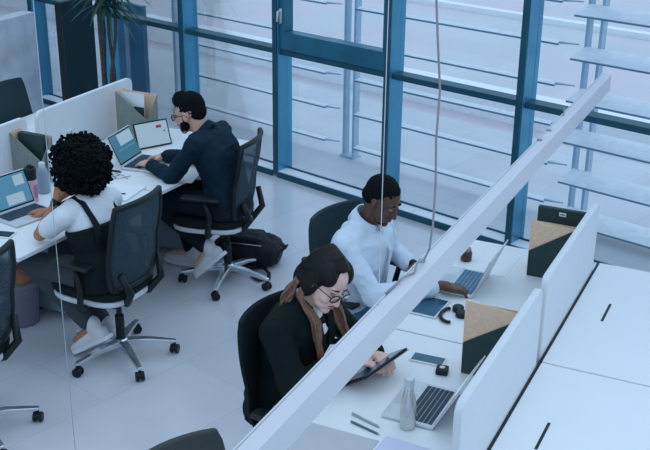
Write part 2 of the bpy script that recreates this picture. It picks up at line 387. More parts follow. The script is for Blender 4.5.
for i, (a, b, lab) in enumerate(((2.86, 4.015, 'empty white desk behind near right partition, lower right corner'), (4.025, 5.19, 'empty white desk behind the far right partition, beside the window'))):
    t = thing('desk', lab, 'desk', W(-0.4, (a+b)/2, 0), D, 'white desks')
    h = (b-a)/2
    def T(x0, x1, y0, y1, z0, z1, nm, m, bv=0.0):
        bm = newbm(); add_box(bm, x0+0.4, x1+0.4, y0, y1, z0, z1); return obj(nm, bm, m, t, bv)
    T(-0.862, -0.06, -h, h, 0.715, 0.74, 'worktop', M_DESK, 0.004)
    sv = (3.46 if i == 0 else 4.62) - (a+b)/2
    T(-0.716, -0.704, sv-0.10, sv+0.10, 0.7385, 0.7412, 'cable_slot', M_BLACK)
    T(-0.8725, -0.8625, -h, h, 0.700, 0.7415, 'gap_shade_strip', M_BLACK)  # black strip painting in the dark of the gap beside the partition
    for x in (-0.80, -0.14):
        for y in (-h+0.06, h-0.11): T(x, x+0.05, y, y+0.05, 0, 0.715, 'leg', M_PANEL, 0.003)

for (u, v, lab) in ((-3.99, 4.73, 'grey-blue drawer pedestal under the desk of the curly-haired woman'), (-3.93, 5.86, 'grey-blue drawer pedestal under the desk of the bearded man')):
    t = thing('drawer_pedestal', lab, 'cabinet', W(u, v, 0), D, 'drawer pedestals')
    bm = newbm(); add_box(bm, -0.20, 0.18, -0.18, 0.18, 0.03, 0.60); obj('cabinet_body', bm, M_PANEL, t, 0.004)
    for k in range(3):
        bm = newbm(); add_box(bm, 0.181, 0.195, -0.175, 0.175, 0.04+0.188*k, 0.218+0.188*k); d = obj('drawer', bm, M_PANEL, t, 0.003)
        bm = newbm(); add_box(bm, 0.196, 0.206, -0.06, 0.06, 0.18+0.188*k, 0.19+0.188*k); obj('handle', bm, M_CHROME, d)
    for x in (-0.15, 0.13):
        for y in (-0.14, 0.14):
            bm = newbm(); add_tube(bm, [(x, y, 0), (x, y, 0.031)], 0.018, 10); obj('foot', bm, M_BLACK, t)

def partition(label, u, v0, v1, z1, group='desk partitions'):
    t = thing('partition', label, 'partition', W(u, (v0+v1)/2, 0.0), D, group)
    h = (v1-v0)/2; r = 0.05; z0 = 0.70
    def outline(h, z0, z1, r):
        p = [(-h, z0), (h, z0)]
        for k in range(7): a = PI/2*k/6; p.append((h-r+r*math.cos(a), z1-r+r*math.sin(a)))
        for k in range(7): a = PI/2+PI/2*k/6; p.append((-h+r+r*math.cos(a), z1-r+r*math.sin(a)))
        return p
    Mx = Matrix(((0, 0, 1, 0), (1, 0, 0, 0), (0, 1, 0, 0), (0, 0, 0, 1)))
    bm = newbm(); add_prism(bm, outline(h, z0, z1, r), -0.016, 0.016, Mx); obj('panel', bm, M_SCREEN, t, 0.006)
    for s in (-1, 1):
        bm = newbm(); add_box(bm, -0.025, 0.025, s*(h-0.15)-0.03, s*(h-0.15)+0.03, 0.67, 0.735); obj('clamp', bm, M_SHELL, t, 0.003)
partition('white fabric desk partition nearest the viewer, behind the blazer woman\'s laptop', -0.89, 2.93, 3.975, 1.12)
partition('white fabric desk partition beside the window, on the right desk row', -0.89, 4.045, 5.08, 1.12)
partition('white fabric desk partition at left edge, beyond the curly-haired woman', -4.47, 3.93, 4.985, 1.10)
partition('white fabric desk partition between the bearded man\'s box and dark cabinet', -4.47, 5.085, 6.12, 1.10)

# ------------------------------------------------------------------ chairs
def shell_back(bm, zs, prof, halfw, thick, curve, zoff=0.0, n=10):
    """curved panel: prof(z)->x of centre, halfw(z), curve = forward wrap at the sides"""
    fr = []; bk = []
    for z in zs:
        a = []; b = []
        for k in range(n+1):
            s = -1+2*k/n; x = prof(z)+curve*s*s; y = halfw(z)*s
            a.append(bm.verts.new((x+thick/2, y, z))); b.append(bm.verts.new((x-thick/2, y, z)))
        fr.append(a); bk.append(b)
    m = len(zs)
    for i in range(m-1):
        for k in range(n):
            bm.faces.new([fr[i][k], fr[i][k+1], fr[i+1][k+1], fr[i+1][k]]); bm.faces.new([bk[i][k], bk[i+1][k], bk[i+1][k+1], bk[i][k+1]])
        bm.faces.new([fr[i][0], fr[i+1][0], bk[i+1][0], bk[i][0]]); bm.faces.new([fr[i][n], bk[i][n], bk[i+1][n], fr[i+1][n]])
    for k in range(n):
        bm.faces.new([fr[0][k], bk[0][k], bk[0][k+1], fr[0][k+1]]); bm.faces.new([fr[-1][k], fr[-1][k+1], bk[-1][k+1], bk[-1][k]])
def make_chair(label, loc, rot, base_rot, kind, group):
    t = thing('office_chair', label, 'chair', loc, rot, group)
    # seat
    seat = [(0.24, 0.0, 0.0)]
    def seat_poly(g=0.0):
        p = []
        for k in range(32):
            a = 2*PI*k/32; ca, sa = math.cos(a), math.sin(a); q = (abs(ca)**3.5+abs(sa)**3.5)**(-1/3.5)
            p.append((0.02+(0.245+g)*q*ca, (0.24+g)*q*sa*(1.0 if ca > 0 else 0.95)))
        return p
    bm = newbm(); add_prism(bm, seat_poly(), 0.445, 0.50); obj('seat', bm, M_FAB, t, 0.022, segs=4)
    bm = newbm(); add_prism(bm, seat_poly(-0.004), 0.412, 0.446); obj('seat_shell', bm, M_SHELL if kind == 'mesh' else M_BLACK, t, 0.012)
    bm = newbm(); add_box(bm, -0.14, 0.16, -0.12, 0.12, 0.365, 0.413); obj('mechanism', bm, M_BLACK, t, 0.012)
    top = 1.0; bx = -0.07
    prof = lambda z: -0.220 - 0.02*math.sin((z-0.5)/0.5*PI) - max(0, z-0.72)*0.25
    hw = lambda z: 0.215 - 0.05*max(0, (0.62-z)/0.14)**1.5 - 0.02*max(0, (z-0.8)/0.2)**2
    zs = [0.52+0.48*i/14 for i in range(15)]
    if kind == 'mesh':
        bm = newbm(); shell_back(bm, zs, prof, hw, 0.006, 0.045); obj('back_mesh', bm, M_MESH, t, smooth=True)
        bm = newbm()
        loop = [Vector((prof(z)+0.045, hw(z), z)) for z in zs]
        topl = [Vector((prof(top)+0.045*s*s, hw(top)*s, top+0.008*(1-s*s))) for s in [1-2*k/10 for k in range(1, 10)]]
        right = [Vector((p.x, -p.y, p.z)) for p in reversed(loop)]
        botl = [Vector((prof(0.52)+0.045*s*s, hw(0.52)*s, 0.512)) for s in [-1+2*k/10 for k in range(1, 10)]]
        ring = loop+topl+right+botl+[loop[0]]
        add_tube(bm, ring, 0.017, 8, flat=1.0); obj('back_frame', bm, M_BLACK, t, smooth=True)
        for s in (-1, 1):
            bm = newbm(); add_tube(bm, [(prof(0.62)-0.0, 0.17*s, 0.62), (-0.27, 0.14*s, 0.50), (-0.21, 0.10*s, 0.42), (-0.10, 0.06*s, 0.395)], [0.018, 0.022, 0.024, 0.02], 8)
            obj('back_strut', bm, M_BLACK, t, smooth=True)
        bm = newbm(); shell_back(bm, [0.60, 0.64, 0.68], lambda z: prof(z)+0.02, hw, 0.012, 0.045); obj('lumbar_band', bm, M_BLACK, t, smooth=True)
    else:
        mt = M_BACKT if kind == 'teal' else (M_BACKG if kind == 'charcoal' else M_FAB)
        hw2 = lambda z: hw(z)*1.06*(1.0 if z < 0.97 else 0.965)
        bm = newbm(); shell_back(bm, zs+[1.012], prof, hw2, 0.022, 0.05); obj('backrest', bm, mt, t, 0.009, segs=3)
        bm = newbm(); add_tube(bm, [(prof(0.62)-0.012, 0, 0.66), (-0.275, 0, 0.50), (-0.2, 0, 0.41), (-0.10, 0, 0.39)], [0.03, 0.034, 0.034, 0.03], 8, flat=0.6); obj('back_strut', bm, M_BLACK, t, smooth=True)
    for s in (-1, 1):
        bm = newbm(); add_tube(bm, [(-0.02, 0.20*s, 0.40), (-0.03, 0.275*s, 0.42), (-0.05, 0.285*s, 0.56), (-0.02, 0.28*s, 0.66)], [0.016, 0.02, 0.017, 0.015], 8); a = obj('armrest', bm, M_BLACK, t, smooth=True)
        bm = newbm(); add_box(bm, -0.12, 0.13, 0.28*s-0.035, 0.28*s+0.035, 0.66, 0.685); obj('arm_pad', bm, M_BLACK, a, 0.012)
    bm = newbm(); add_tube(bm, [(bx, 0, 0.12), (bx, 0, 0.27)], 0.026, 12); add_tube(bm, [(bx, 0, 0.27), (bx, 0, 0.38)], 0.016, 12); obj('gas_lift', bm, [M_BLACK], t, smooth=False)
    b = newbm(); add_lathe(b, [(0.03, 0.075), (0.042, 0.08), (0.042, 0.115), (0.03, 0.125)], 16); base = obj('base_hub', b, M_CHROME, t, smooth=False); base.location = (bx, 0, 0)
    for k in range(5):
        a = base_rot+2*PI*k/5; ca, sa = math.cos(a), math.sin(a)
        bm = newbm(); R = Matrix.Rotation(a, 4, 'Z')
        secs = [(0.03, 0.10, 0.026, 0.018), (0.15, 0.098, 0.021, 0.014), (0.295, 0.078, 0.015, 0.009), (0.312, 0.076, 0.012, 0.007)]
        rr = [[bm.verts.new(R @ Vector((x, sx*wd, z+sz*hh))) for sx, sz in ((1, 1), (-1, 1), (-1, -1), (1, -1))] for x, z, wd, hh in secs]
        for i in range(3):
            for q in range(4): bm.faces.new([rr[i][q], rr[i][(q+1) % 4], rr[i+1][(q+1) % 4], rr[i+1][q]])
        bm.faces.new(rr[0]); bm.faces.new(rr[-1])
        obj('base_arm', bm, M_CHROME, base, 0.004)
        bm = newbm(); cx, cy = 0.30*ca, 0.30*sa; b2 = a+0.9*((k % 3)-1)+0.5
        ax = Vector((math.cos(b2), math.sin(b2), 0))
        for s in (-1, 1):
            p = Vector((cx, cy, 0.027)); add_tube(bm, [p+ax*s*0.009, p+ax*s*0.024], 0.027, 14)
        add_tube(bm, [(cx, cy, 0.02), (cx, cy, 0.07)], 0.009, 8); add_tube(bm, [Vector((cx, cy, 0.032))-ax*0.012, Vector((cx, cy, 0.032))+ax*0.012], 0.022, 10)
        obj('caster', bm, M_BLACK, base, 0.003)
    return t
G = 'office chairs on castors'
ch1 = make_chair('black mesh-backed office chair the curly-haired woman sits on', W(-3.39, 4.31), D+PI-0.02, 0.03, 'mesh', G)
ch2 = make_chair('black mesh-backed office chair the bearded man sits on', W(-3.37, 5.46), D+PI+0.22, 0.35, 'mesh', G)
ch3 = make_chair('black mesh-backed empty office chair cut off by the left edge', W(-3.58, 3.34), D+PI+0.05, 0.15, 'mesh', G)
ch4 = make_chair('dark teal office chair behind the man in white shirt', W(-1.90, 4.57), D-0.25, 0.2, 'teal', G)
ch5 = make_chair('black office chair behind the blazer woman', W(-1.68, 3.47), D-0.12, 0.4, 'black', G)
ch6 = make_chair('charcoal chair whose backrest top shows at the bottom edge', W(-1.47, 2.33), D-0.35, 0.4, 'charcoal', G)
ch7 = make_chair('dark teal chair beyond the left partitions, by the low wall', W(-5.14, 5.83), D+0.05, 0.4, 'teal', G)

# ------------------------------------------------------------------ people
def hand(bm, wrist, d, n, side, curl=0.5, spread=0.12, thumb_in=0.5):
    """d: fingers direction, n: back-of-hand normal, side: +1 thumb towards n x d"""
    d = Vector(d).normalized(); n = Vector(n); n = (n-d*n.dot(d)).normalized(); l = n.cross(d)*side
    w = Vector(wrist)
    add_capsule(bm, w-d*0.02, w+d*0.015, 0.024, 0.026)
    offs = [0.030, 0.010, -0.010, -0.029]; lens = [0.070, 0.078, 0.072, 0.056]; kn = [0.088, 0.092, 0.088, 0.080]
    for o_, L, K in zip(offs, lens, kn):
        k0 = w + l*o_*0.55 + d*0.01; k1 = w + l*o_ + d*K
        add_capsule(bm, k0, k1, 0.0145, 0.0115, 10, 3)
        p = k1; ang = curl*0.35; dd0 = (d + l*o_*spread/0.03*0.6).normalized()
        for seg, r in zip((0.42, 0.33, 0.25), (0.0098, 0.0090, 0.0080)):
            ang += curl*0.55
            q = p + (dd0*math.cos(ang) - n*math.sin(ang))*L*seg*1.05
            add_capsule(bm, p, q, r, r*0.93, 10, 3); p = q
    p = w + l*0.022 + d*0.018 - n*0.006
    q = w + l*0.050 + d*0.048 - n*0.014; add_capsule(bm, p, q, 0.015, 0.0115, 10, 3)
    r = q + (d*0.8 + l*(0.45-thumb_in*0.5) - n*0.35*curl).normalized()*0.032; add_capsule(bm, q, r, 0.0112, 0.0098, 10, 3)
    s = r + (d*0.95 + l*(0.15-thumb_in*0.5) - n*0.35*curl).normalized()*0.026; add_capsule(bm, r, s, 0.0098, 0.0085, 10, 3)
def head_matrix(c, fwd, up):
    x = Vector(fwd).normalized(); z = Vector(up); z = (z-x*z.dot(x)).normalized(); y = z.cross(x)
    m = Matrix((x, y, z)).transposed().to_4x4(); m.translation = Vector(c)
    return m
def add_head(bm, H, s=1.0):
    R = H.to_3x3()
    P = lambda x, y, z: H @ Vector((x*s, y*s, z*s))
    E = lambda x, y, z, a, b, c, sub=3: add_ell(bm, P(x, y, z), (a*s, b*s, c*s), R, sub)
    E(-0.012, 0, 0.038, 0.098, 0.077, 0.086)
    E(0.022, 0, -0.018, 0.070, 0.064, 0.088)
    E(0.040, 0, -0.070, 0.046, 0.050, 0.036)
    E(0.070, 0, -0.096, 0.022, 0.026, 0.018)
    for q in (1, -1):
        E(0.062, 0.034*q, -0.028, 0.026, 0.024, 0.026)
        E(0.078, 0.030*q, 0.027, 0.014, 0.024, 0.008)
        add_ell(bm, P(-0.004, 0.078*q, -0.008), (0.019*s, 0.008*s, 0.031*s), R @ Matrix.Rotation(0.35*q, 3, 'Z'), 2)
        E(0.098, 0.011*q, -0.036, 0.010, 0.008, 0.007, 2)
    add_capsule(bm, P(0.086, 0, 0.016), P(0.108, 0, -0.032), 0.009*s, 0.0115*s, 10)
    E(0.087, 0, -0.058, 0.011, 0.023, 0.006, 2); E(0.085, 0, -0.068, 0.011, 0.019, 0.007, 2)
def face_bits(t, H, lipm, s=1.0, brow=M_HAIRK):
    P = lambda x, y, z: H @ Vector((x*s, y*s, z*s)); R = H.to_3x3()
    for q in (1, -1):
        bm = newbm(); add_ell(bm, P(0.077, 0.031*q, 0.008), (0.0125*s, 0.013*s, 0.0045*s), R, 2); e = obj('eye', bm, M_EYEW, t, smooth=True)
        bm = newbm(); add_ell(bm, P(0.0865, 0.031*q, 0.005), (0.0045*s, 0.006*s, 0.0042*s), R, 2); obj('iris', bm, M_EYED, e, smooth=True)
        bm = newbm(); add_tube(bm, [P(0.089, 0.012*q, 0.030), P(0.090, 0.030*q, 0.036), P(0.076, 0.050*q, 0.030)], [0.0025, 0.0035, 0.002], 6); obj('eyebrow', bm, brow, t, smooth=True)
    bm = newbm(); add_ell(bm, P(0.0885, 0, -0.0575), (0.011*s, 0.022*s, 0.0045*s), R, 2); add_ell(bm, P(0.087, 0, -0.0675), (0.0115*s, 0.018*s, 0.006*s), R, 2); obj('lips', bm, lipm, t, smooth=True)
def glasses(t, H, m, s=1.0):
    P = lambda x, y, z: H @ Vector((x*s, y*s, z*s))
    bm = newbm()
    for q in (1, -1):
        ring = [P(0.106-0.010*abs(math.cos(a))*(0.5 if math.cos(a)*q > 0 else 0), q*0.034+0.026*math.cos(a), 0.004+0.019*math.sin(a)) for a in [2*PI*k/20 for k in range(21)]]
        add_tube(bm, ring, 0.0032, 6)
        add_tube(bm, [P(0.100, 0.060*q, 0.010), P(0.05, 0.080*q, 0.010), P(-0.005, 0.084*q, 0.008), P(-0.02, 0.083*q, -0.006)], 0.0022, 6)
    add_tube(bm, [P(0.106, 0.009, 0.010), P(0.110, 0, 0.013), P(0.106, -0.009, 0.010)], 0.0022, 6)
    g = obj('glasses', bm, m, t, smooth=True)
    bm = newbm()
    for q in (1, -1):
        c = bm.verts.new(P(0.105, q*0.034, 0.004)); rim = [bm.verts.new(P(0.104, q*0.034+0.025*math.cos(a), 0.004+0.018*math.sin(a))) for a in [2*PI*k/16 for k in range(16)]]
        for k in range(16): bm.faces.new([c, rim[k], rim[(k+1) % 16]])
    obj('lens', bm, M_GLASS, g)
def person(label, loc, rot, J, H, skin, top, trousers, hs=1.0, scale=1.0):
    """J: joint positions in the person's own frame. Returns the root Empty."""
    t = thing('person', label, 'person', loc, rot)
    lat = (Vector(J['shL'])-Vector(J['shR'])).normalized(); plat = (Vector(J['hipL'])-Vector(J['hipR'])).normalized()
    Vv = {k: Vector(v) for k, v in J.items() if k not in ('w', 'ns', 'handL', 'handR')}
    def torso(bm, g, hem=None):
        add_loft(bm, [(Vv['pel']-Vector((0, 0, 0.07)), plat, 0.15+g, 0.10+g), (Vv['pel'], plat, 0.165+g, 0.125+g), (Vv['waist'], plat.lerp(lat, 0.4), J_w[0]+g, J_w[1]+g),
                      (Vv['chest'], lat, J_w[2]+g, J_w[3]+g), (Vv['chest'].lerp(Vv['nb'], 0.62), lat, J_w[2]-0.012+g, J_w[3]-0.022+g), (Vv['nb']-(Vv['nb']-Vv['chest']).normalized()*0.012, lat, 0.085+g, 0.068+g*0.6)])
        for s in 'LR': 
            add_capsule(bm, Vv['chest'].lerp(Vv['nb'], 0.72)+lat*(0.05 if s == 'L' else -0.05), Vv['sh'+s], 0.062+g, 0.052+g)
    def arm(bm, s, g, upto=1.0, cuffg=0.0):
        a, b, c = Vv['sh'+s], Vv['el'+s], Vv['wr'+s]
        add_capsule(bm, a, b, 0.050+g, 0.039+g)
        if upto > 0: add_capsule(bm, b, b.lerp(c, upto), 0.039+g, 0.039+g - (0.039-0.026)*upto + cuffg)
    def leg(bm, s, g, lo=1.0):
        add_capsule(bm, Vv['hip'+s], Vv['kn'+s], 0.082+g, 0.056+g)
        add_capsule(bm, Vv['kn'+s], Vv['kn'+s].lerp(Vv['an'+s], lo), 0.056+g, 0.038+g+0.012*(1-lo))
    J_w = J.get('w', (0.135, 0.10, 0.165, 0.115))
    bm = newbm()
    torso(bm, -0.006)
    for s in 'LR': arm(bm, s, -0.004); leg(bm, s, -0.006)
    add_capsule(bm, Vv['nb']-Vector((0, 0, 0.02)), H @ Vector((-0.02, 0, -0.035)), 0.057*J.get('ns', 1), 0.052*J.get('ns', 1))
    add_head(bm, H, hs)
    for s in 'LR':
        hd_ = J['hand'+s]
        hand(bm, Vv['wr'+s], hd_[0], hd_[1], hd_[2], hd_[3])
        an = Vv['an'+s]; td = Vector(J['toe'+s]).normalized()
        add_capsule(bm, an, an+td*0.13-Vector((0, 0, 0.035)), 0.036, 0.028)
    o = obj('body', bm, skin, t); fuse(o, 0.0048, 3)
    # upper garment
    return t, torso, arm, leg, Vv, lat
def sneaker(t, an, toe, m=M_SHOEW):
    an = Vector(an); d = Vector(toe).normalized(); up = Vector((0, 0, 1)); up = (up-d*up.dot(d)).normalized()
    l = up.cross(d)
    bm = newbm()
    heel = an - up*0.045 - d*0.045
    add_loft(bm, [(heel-d*0.025, l, 0.026, 0.030), (heel, l, 0.037, 0.046), (heel+d*0.08, l, 0.042, 0.048), (heel+d*0.15-up*0.008, l, 0.048, 0.036), (heel+d*0.22-up*0.014, l, 0.044, 0.026), (heel+d*0.255-up*0.018, l, 0.024, 0.018)], 18)
    add_capsule(bm, an-up*0.01-d*0.01, an+up*0.025-d*0.015, 0.046, 0.046)
    sh = obj('shoe', bm, m, t); fuse(sh, 0.006, 3)
    bm = newbm(); p0 = heel-up*0.047
    pts = [(p0-d*0.045, 0.018), (p0-d*0.03, 0.036), (p0+d*0.06, 0.041), (p0+d*0.15, 0.052), (p0+d*0.22, 0.046), (p0+d*0.262, 0.022)]
    a = [bm.verts.new(p+l*w_) for p, w_ in pts]+[bm.verts.new(p-l*w_) for p, w_ in reversed(pts)]
    fa = bm.faces.new(a); r = bmesh.ops.extrude_face_region(bm, geom=[fa]); bmesh.ops.translate(bm, vec=up*0.024, verts=[v for v in r['geom'] if isinstance(v, bmesh.types.BMVert)])
    obj('sole', bm, M_SOLE, sh, 0.004)
    bm = newbm()
    for k in range(4):
        c = heel+d*(0.075+0.028*k)+up*(0.044-0.008*k); add_tube(bm, [c-l*0.026, c+up*0.006, c+l*0.026+d*0.01], 0.0035, 5)
    obj('lace', bm, M_PAPER, sh, smooth=True)
def collar(t, nb, H, lat, m, r=0.066, h=0.035, lean=0.0):
    nb = Vector(nb); tgt = H @ Vector((-0.02, 0, -0.06)); ax = (tgt-nb).normalized(); l = (lat-ax*lat.dot(ax)).normalized(); f_ = l.cross(ax)
    bm = newbm(); n = 28; rows = []
    for j, (rr, hh) in enumerate(((r+0.010, -0.012), (r+0.004, h*0.5), (r-0.002, h), (r+0.006, h+0.002), (r+0.018, h*0.4), (r+0.024, -0.010))):
        row = []
        for k in range(n+1):
            a = 0.42+(2*PI-0.84)*k/n
            dip = 0.018*abs(math.cos(a/2))**3*2
            row.append(bm.verts.new(nb + (f_*math.cos(a) + l*math.sin(a))*rr + ax*(hh-dip*(1 if j in (0, 4, 5) else 0.6))))
        rows.append(row)
    for i in range(len(rows)-1):
        for k in range(n): bm.faces.new([rows[i][k], rows[i][k+1], rows[i+1][k+1], rows[i+1][k]])
    o = obj('collar', bm, m, t, smooth=True); s = o.modifiers.new('s', 'SOLIDIFY'); s.thickness = 0.003
    return o
def short_hair(bm, H, s, up=0.02, top=0.022):
    R = H.to_3x3(); P = lambda x, y, z: H @ Vector((x*s, y*s, z*s))
    random.seed(3)
    add_ell(bm, P(-0.020, 0, 0.053), (0.098*s, 0.0805*s, 0.080*s+top*0.35), R)
    add_ell(bm, P(-0.058, 0, 0.008), (0.056*s, 0.069*s, 0.060*s), R)
    add_ell(bm, P(0.025, 0, 0.100), (0.062*s, 0.062*s, 0.026*s+top), R)

def make_beard_man():
    J = dict(pel=(0.02, 0, 0.60), waist=(0.03, 0, 0.74), chest=(0.10, 0, 0.91), nb=(0.180, 0, 1.03),
             shL=(0.13, 0.185, 0.99), shR=(0.15, -0.185, 0.99), elL=(0.30, 0.215, 0.765), elR=(0.34, -0.16, 0.785), wrL=(0.52, 0.10, 0.785), wrR=(0.545, -0.09, 0.785),
             hipL=(0.06, 0.09, 0.58), hipR=(0.06, -0.09, 0.58), knL=(0.50, 0.13, 0.56), knR=(0.49, -0.13, 0.56), anL=(0.11, 0.10, 0.27), anR=(0.40, -0.14, 0.10),
             handL=((0.97, -0.2, -0.05), (0, 0.1, 1), -1, 0.45), handR=((0.9, 0.45, -0.1), (0, -0.25, 1), 1, 0.8), toeL=(0.72, 0.0, -0.70), toeR=(1, 0, 0), w=(0.145, 0.11, 0.175, 0.125))
    H = head_matrix((0.268, 0.015, 1.135), (0.93, 0.12, -0.30), (0.38, 0, 0.92))
    t, torso, arm, leg, V, lat = person('seated bearded man in dark navy shirt and glasses, typing by window', W(-3.24, 5.42), D+PI, J, H, M_SKINL, None, None)
    bm = newbm(); torso(bm, 0.012)
    for s in 'LR': arm(bm, s, 0.012, 0.90, 0.006)
    fuse(obj('shirt', bm, M_NAVY, t), 0.008, 3, 0.030, 0.08)
    bm = newbm()
    for s in 'LR': leg(bm, s, 0.012, 0.90)
    add_ell(bm, V['pel']-Vector((0.0, 0, 0.03)), (0.15, 0.19, 0.11)); fuse(obj('trousers', bm, M_DENIM, t), 0.010, 4, 0.012, 0.08)
    collar(t, V['nb'], H, lat, M_NAVY)
    bm = newbm(); short_hair(bm, H, 1.0, top=0.028); h = fuse(obj('hair', bm, M_HAIRK, t), 0.005, 2, 0.016, 0.018)
    R = H.to_3x3(); P = lambda x, y, z: H @ Vector((x, y, z))
    bm = newbm(); add_ell(bm, P(0.040, 0, -0.074), (0.048, 0.052, 0.028), R); add_ell(bm, P(0.069, 0, -0.088), (0.023, 0.028, 0.020), R)
    for q in (1, -1): add_ell(bm, P(0.030, 0.050*q, -0.058), (0.034, 0.017, 0.036), R); add_ell(bm, P(0.014, 0.067*q, -0.02), (0.012, 0.009, 0.034), R)
    add_ell(bm, P(0.094, 0, -0.049), (0.008, 0.025, 0.005), R)
    fuse(obj('beard', bm, M_HAIRK, t), 0.005, 2, 0.010, 0.02)
    face_bits(t, H, M_LIP); glasses(t, H, M_BLACK)
    sneaker(t, J['anL'], J['toeL']); sneaker(t, J['anR'], (1, 0, 0))
    bm = newbm(); w0 = V['wrL']; dd = (V['wrL']-V['elL']).normalized(); add_tube(bm, [w0-dd*0.012, w0+dd*0.016], 0.031, 18); obj('wristwatch', bm, M_BLACK, t, 0.004)
    return t
make_beard_man()

def make_white_shirt_man():
    J = dict(pel=(-0.03, 0.02, 0.60), waist=(-0.02, 0.01, 0.74), chest=(0.00, 0, 0.91), nb=(0.025, 0, 1.055),
             shL=(0.03, 0.18, 0.985), shR=(-0.01, -0.18, 0.985), elL=(0.05, 0.28, 0.80), elR=(0.17, -0.235, 0.79), wrL=(0.205, 0.19, 0.785), wrR=(0.435, 0.02, 0.790),
             hipL=(0.0, 0.11, 0.57), hipR=(0.0, -0.07, 0.57), knL=(0.42, 0.27, 0.585), knR=(0.43, -0.12, 0.56), anL=(0.40, 0.18, 0.10), anR=(0.40, -0.12, 0.10),
             handL=((0.75, -0.5, -0.1), (0.1, 0.2, 1), -1, 0.7), handR=((0.86, 0.42, -0.16), (0.0, 0.0, 1), 1, 0.55), toeL=(1, 0, 0), toeR=(1, 0, 0), w=(0.15, 0.115, 0.18, 0.125))
    H = head_matrix((0.105, -0.005, 1.185), (0.86, -0.16, -0.42), (0.45, 0.0, 0.90))
    t, torso, arm, leg, V, lat = person('seated man with short black hair in pale blue-white shirt, head bowed', W(-1.90, 4.43), D, J, H, M_SKIND, None, None, hs=0.94)
    bm = newbm(); torso(bm, 0.014)
    for s in 'LR': arm(bm, s, 0.014, 0.85 if s == 'L' else 0.80, 0.006)
    fuse(obj('shirt', bm, M_WSHIRT, t), 0.008, 3, 0.032, 0.09)
    bm = newbm()
    for s in 'LR': leg(bm, s, 0.012, 0.92)
    add_ell(bm, V['pel']-Vector((0.0, 0, 0.03)), (0.15, 0.19, 0.11)); fuse(obj('trousers', bm, M_JEANS, t), 0.010, 4, 0.012, 0.08)
    collar(t, V['nb'], H, lat, M_WSHIRT, r=0.070, h=0.055)
    bm = newbm(); l0 = V['nb']+Vector((0.075, 0, -0.02)); add_tube(bm, [l0, V['chest']+Vector((0.158, 0, 0.02)), V['waist']+Vector((0.150, 0, 0.0))], 0.006, 6, flat=2.2, ref=Vector((0, 1, 0))); obj('button_placket', bm, M_WSHIRT, t, smooth=True)
    bm = newbm(); R = H.to_3x3(); P = lambda x, y, z: H @ Vector((x, y, z))
    add_ell(bm, P(-0.018, 0, 0.044), (0.092, 0.0755, 0.085), R); add_ell(bm, P(-0.052, 0, 0.002), (0.058, 0.069, 0.052), R); add_ell(bm, P(0.000, 0, 0.078), (0.054, 0.056, 0.046), R)
    fuse(obj('hair', bm, M_HAIRK, t), 0.006, 3, 0.006, 0.015)
    bm = newbm(); add_ell(bm, P(0.050, 0, -0.084), (0.034, 0.036, 0.020), R); fuse(obj('beard', bm, M_HAIRK, t), 0.005, 2, 0.004, 0.02)
    face_bits(t, H, M_LIPD, 0.94)
    bm = newbm(); w0 = V['wrL']; dd = (V['wrL']-V['elL']).normalized(); add_tube(bm, [w0-dd*0.014, w0+dd*0.014], 0.031, 18); obj('wristwatch', bm, M_BLACK, t, 0.004)
    for s in 'LR': sneaker(t, J['an'+s], (1, 0, 0), M_BLACK)
make_white_shirt_man()

def strands(bm, paths, r, jit, n, seed):
    random.seed(seed)
    for i in range(n):
        ph = random.random()*6.28; q = random.random()*0.9
        rr = [Vector(p) for p in paths]
        off = Vector((math.cos(ph), math.sin(ph), 0))*jit*q; fr = random.uniform(3, 5)
        pts = []
        m = 18
        for k in range(m+1):
            s = k/m*(len(rr)-1); a = min(int(s), len(rr)-2); f_ = s-a
            p0 = rr[max(a-1, 0)]; p1 = rr[a]; p2 = rr[a+1]; p3 = rr[min(a+2, len(rr)-1)]
            p = 0.5*((2*p1)+(p2-p0)*f_+(2*p0-5*p1+4*p2-p3)*f_*f_+(3*p1-p0-3*p2+p3)*f_**3)
            kk = k/m
            pts.append(p+off*(0.5+0.7*math.sin(kk*PI))+Vector((math.sin(fr*kk*PI+ph), math.cos(fr*kk*PI+ph), 0))*0.006)
        add_tube(bm, pts, [r*(1.0 if k < m*0.7 else 1.0-(k-m*0.7)/(m*0.3)*0.85) for k in range(m+1)], 6)
